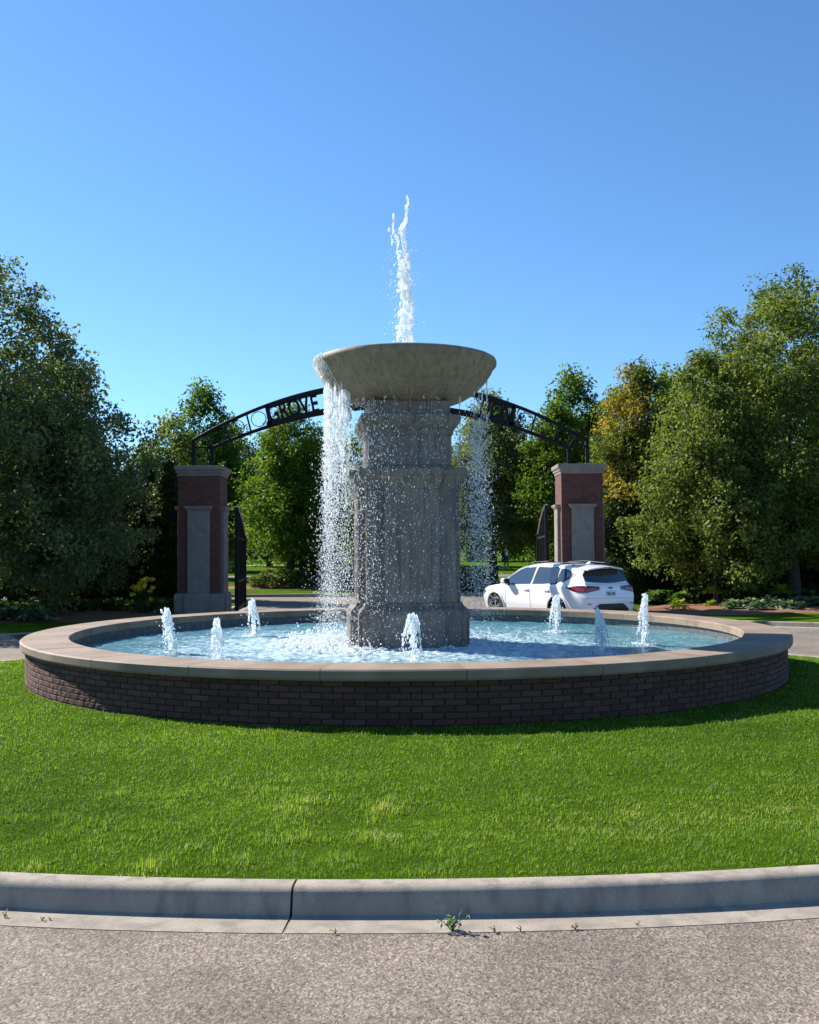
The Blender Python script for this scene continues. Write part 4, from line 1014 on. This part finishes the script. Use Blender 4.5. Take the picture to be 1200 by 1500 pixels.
            prof_ = [(.25, .70), (.345, .70), (.372, .73), (.374, .82), (.372, .90), (.352, .935), (.285, .945), (.275, .93), (.27, .72)]
            rings = [[(r*math.cos(t), sd*y, r*math.sin(t)) for t in [2*math.pi*k/40 for k in range(40)]] for r, y in prof_]
            wh.loft(rings, True, False); ty = wh.build('wheel', M['tyre'], car, smooth=40); ty.location = (wx, 0, .372)
            rim = MB(); rim.loft([[(r*math.cos(t), sd*y, r*math.sin(t)) for t in [2*math.pi*k/40 for k in range(40)]] for r, y in ((.275, .90), (.285, .942), (.262, .945), (.25, .90))], False, False)
            for k in range(5):
                for dd in (-.16, .16):
                    a = 2*math.pi*k/5 + .2; p0 = (.05*math.cos(a), sd*.93, .05*math.sin(a)); p1 = (.27*math.cos(a+dd), sd*.935, .27*math.sin(a+dd)); rim.bar(p0, p1, .034, .03, (0, 1, 0))
            rim.lathe([(.0, 0)], 3) if False else None
            rim.loft([[(r*math.cos(t), sd*y, r*math.sin(t)) for t in [2*math.pi*k/20 for k in range(20)]] for r, y in ((.075, .91), (.07, .945), (.0005, .948))], False, False)
            rim.build('rim', M['chrome'], ty, smooth=35)
    # tail: anything on the hatch follows the cap surface
    def tail(name, y0, y1, zf0, zf1, m, off, n=14, parent=car, nz=6):
        bb = MB()
        def f(u, v):
            y = y0 + (y1-y0)*u; a = zf0(y) if callable(zf0) else zf0; c_ = zf1(y) if callable(zf1) else zf1; z = a + (c_-a)*v
            wt_ = W_at(-3, z); s_ = max(-1, min(1, y/wt_)); return (lerp_tab(XTAIL, z) - .055*(1-s_*s_)*min(1, wt_/.5) - off, y, z)
        bb.grid(f, n, nz); return bb.build(name, M[m], parent, smooth=True)
    tail('rear_window', -.72, .72, lambda y: 1.145 + .05*(y/.72)**2, lambda y: 1.525 - .36*max(0, abs(y)-.50)**1.0*2.0, 'car_glass', .006, 24)
    # roof spoiler
    sp = MB(); rings = []
    for k in range(13):
        y = -.60 + 1.2*k/12; e = .05*(y/.6)**2
        rings.append([(-1.92, y, 1.60-e*1.6), (-2.08, y, 1.535-e), (-2.34 + e*1.6, y, 1.535-e*1.2), (-2.345 + e*1.6, y, 1.565-e*1.2), (-2.15, y, 1.602-e*1.2), (-1.92, y, 1.635-e*1.6)])
    sp.loft(rings); sp = sp.build('spoiler', M['car_paint'], car, smooth=40)
    MB().box(-2.351 , -2.338, -.13, .13, 1.535, 1.557).build('brake_light', M['tail_red'], sp)
    for sd in (1, -1):
        # slim wrap-round lamp: on the hatch and round the flank
        lo = lambda y: .895 + .07*max(0, (.82-abs(y))/.42); hi = lambda y: 1.085 - .02*max(0, (.82-abs(y))/.42)
        o = tail('tail_light', sd*.36, sd*.815, lo, hi, 'tail_dark', .010, 12)
        tail('lamp_bar', sd*.50, sd*.80, lambda y: .935 + .03*(.82-abs(y))/.36, lambda y: 1.02, 'tail_red', .016, 10, o, 2)
        side('tail_light', [(-2.40, .895, 1.085), (-2.2, .91, 1.08), (-2.0, .955, 1.07), (-1.76, 1.03, 1.05)], 'tail_dark', .010, sds=(sd,))
        side('lamp_bar', [(-2.38, .935, 1.02), (-2.0, .985, 1.035)], 'tail_red', .015, sds=(sd,))
    tail('hatch_crease', -.74, .74, 1.115, 1.121, 'black_plastic', .003, 20, nz=1)
    tail('bumper_gap', -.80, .80, 0.755, .763, 'black_plastic', .003, 20, nz=1)
    pt = tail('license_plate', -.155, .155, .80, .945, 'plate_white', .012, 4)
    for k, y in enumerate((-.11, -.065, -.02, .04, .085, .12)): tail('plate_character', y-.014, y+.014, .835, .905, 'plate_ink', .014, 1, pt, 1)
    tail('badge', -.07, .07, 1.0, 1.04, 'plate_ink', .012, 4)
    tail('rear_diffuser', -.62, .62, lambda y: .26, lambda y: .61 - .16*max(0, abs(y)-.42)/.2, 'black_plastic', .008, 16)
    for sd in (1, -1): tail('reflector', sd*.66, sd*.78, .60, .625, 'tail_red', .008, 4)
    # windscreen
    bb = MB()
    def wsf(u, v):
        x = .46 + .80*u; zt = lerp_tab(ZTOP, x); s_ = -1 + 2*v; wv = W_at(x, zt-.08)*.93; ph = math.acos(min(1, abs(s_*.93)**(1/.62))); z = zt - .07*(1-math.sin(ph)) + .006
        return (x, s_*wv, z)
    bb.grid(wsf, 10, 18); bb.build('windscreen', M['car_glass'], car, smooth=True)
    for sd in (1, -1): side('headlight', [(1.95, .80, .86), (2.3, .74, .83)], 'chrome', .006, sds=(sd,), n=8)
    # shark fin
    MB().loft([[(-1.62, -.03, 1.63), (-1.42, 0, 1.63), (-1.62, .03, 1.63)], [(-1.66, -.004, 1.71), (-1.62, 0, 1.71), (-1.66, .004, 1.71)]]).build('antenna_fin', M['car_paint'], car)
    return car
car = make_car(); tag(car, 'white sport utility car seen from its left rear, driving towards the gate', 'car')
car.name = 'white_car'
CARH = 30.0
car.rotation_euler = (0, 0, R(90 + CARH)); car.location = (4.03, 28.1, zroad(28.1))

# ------------------------------------------------------------------ walking person far beyond the gate
def person():
    p = empty('person'); 
    def skin(name, joints, edges, m, root=0):
        me = bpy.data.meshes.new(name); me.from_pydata([j[:3] for j in joints], edges, []); o = link(bpy.data.objects.new(name, me), p)
        md = o.modifiers.new('skin', 'SKIN'); md.use_smooth_shade = True
        for i, j in enumerate(joints): me.skin_vertices[0].data[i].radius = (j[3], j[4] if len(j) > 4 else j[3])
        me.skin_vertices[0].data[root].use_root = True
        s_ = o.modifiers.new('sub', 'SUBSURF'); s_.levels = 1; s_.render_levels = 2; me.materials.append(M[m]); return o
    J = [(0, 0, .95, .13, .10), (0, 0, 1.20, .12, .09), (0, 0, 1.42, .15, .09), (0, 0, 1.52, .055), (0, -.02, 1.62, .085, .09), (0, -.02, 1.74, .075, .08),
         (-.19, 0, 1.42, .055), (-.25, .05, 1.14, .042), (-.22, -.05, .92, .035), (.19, 0, 1.42, .055), (.25, -.04, 1.14, .042), (.22, -.18, .96, .035),
         (-.10, 0, .88, .085), (-.10, -.14, .50, .06), (-.10, -.10, .09, .045), (-.10, -.24, .04, .04), (.10, 0, .88, .085), (.10, .08, .50, .06), (.10, .26, .12, .045), (.10, .16, .03, .04)]
    E = [(0, 1), (1, 2), (2, 3), (3, 4), (4, 5), (2, 6), (6, 7), (7, 8), (2, 9), (9, 10), (10, 11), (0, 12), (12, 13), (13, 14), (14, 15), (0, 16), (16, 17), (17, 18), (18, 19)]
    skin('body', J, E, 'skin')
    skin('shirt', [(0, 0, .93, .155, .12), (0, 0, 1.20, .14, .11), (0, 0, 1.42, .165, .105), (-.20, 0, 1.42, .07), (-.235, .03, 1.24, .062), (.20, 0, 1.42, .07), (.235, -.02, 1.24, .062)], [(0, 1), (1, 2), (2, 3), (3, 4), (2, 5), (5, 6)], 'cloth_white')
    skin('trousers', [(0, 0, .92, .145, .115), (-.10, 0, .86, .095), (-.10, -.14, .50, .075), (-.10, -.11, .14, .06), (.10, 0, .86, .095), (.10, .08, .50, .075), (.10, .25, .16, .06)], [(0, 1), (1, 2), (2, 3), (0, 4), (4, 5), (5, 6)], 'cloth_dark')
    skin('hair', [(0, .005, 1.70, .088, .095), (0, .03, 1.64, .075)], [(0, 1)], 'hair')
    return p
p = person(); tag(p, 'person in a white top and dark trousers walking on the lawn far beyond the gate', 'person')
PY = 78.0; p.location = (at(742, 808, PY).x, PY, zroad(PY) + .12); p.rotation_euler = (0, 0, R(70))

# dark car parked far beyond the gate
far_paint = plain('dark_paint', (0.02, 0.022, 0.05), 0.25, Coat_Weight=0.8)
dc = copy_tree(car); dc.name = 'dark_car'; tag(dc, 'dark blue car parked far beyond the gate behind the tree stems', 'car')
for ch in dc.children:
    if ch.material_slots and ch.material_slots[0].material == M['car_paint']:
        ch.material_slots[0].link = 'OBJECT'; ch.material_slots[0].material = far_paint
PY = 86.0; dc.location = (at(462, 808, PY).x, PY, zroad(PY) + .14); dc.rotation_euler = (0, 0, R(172))
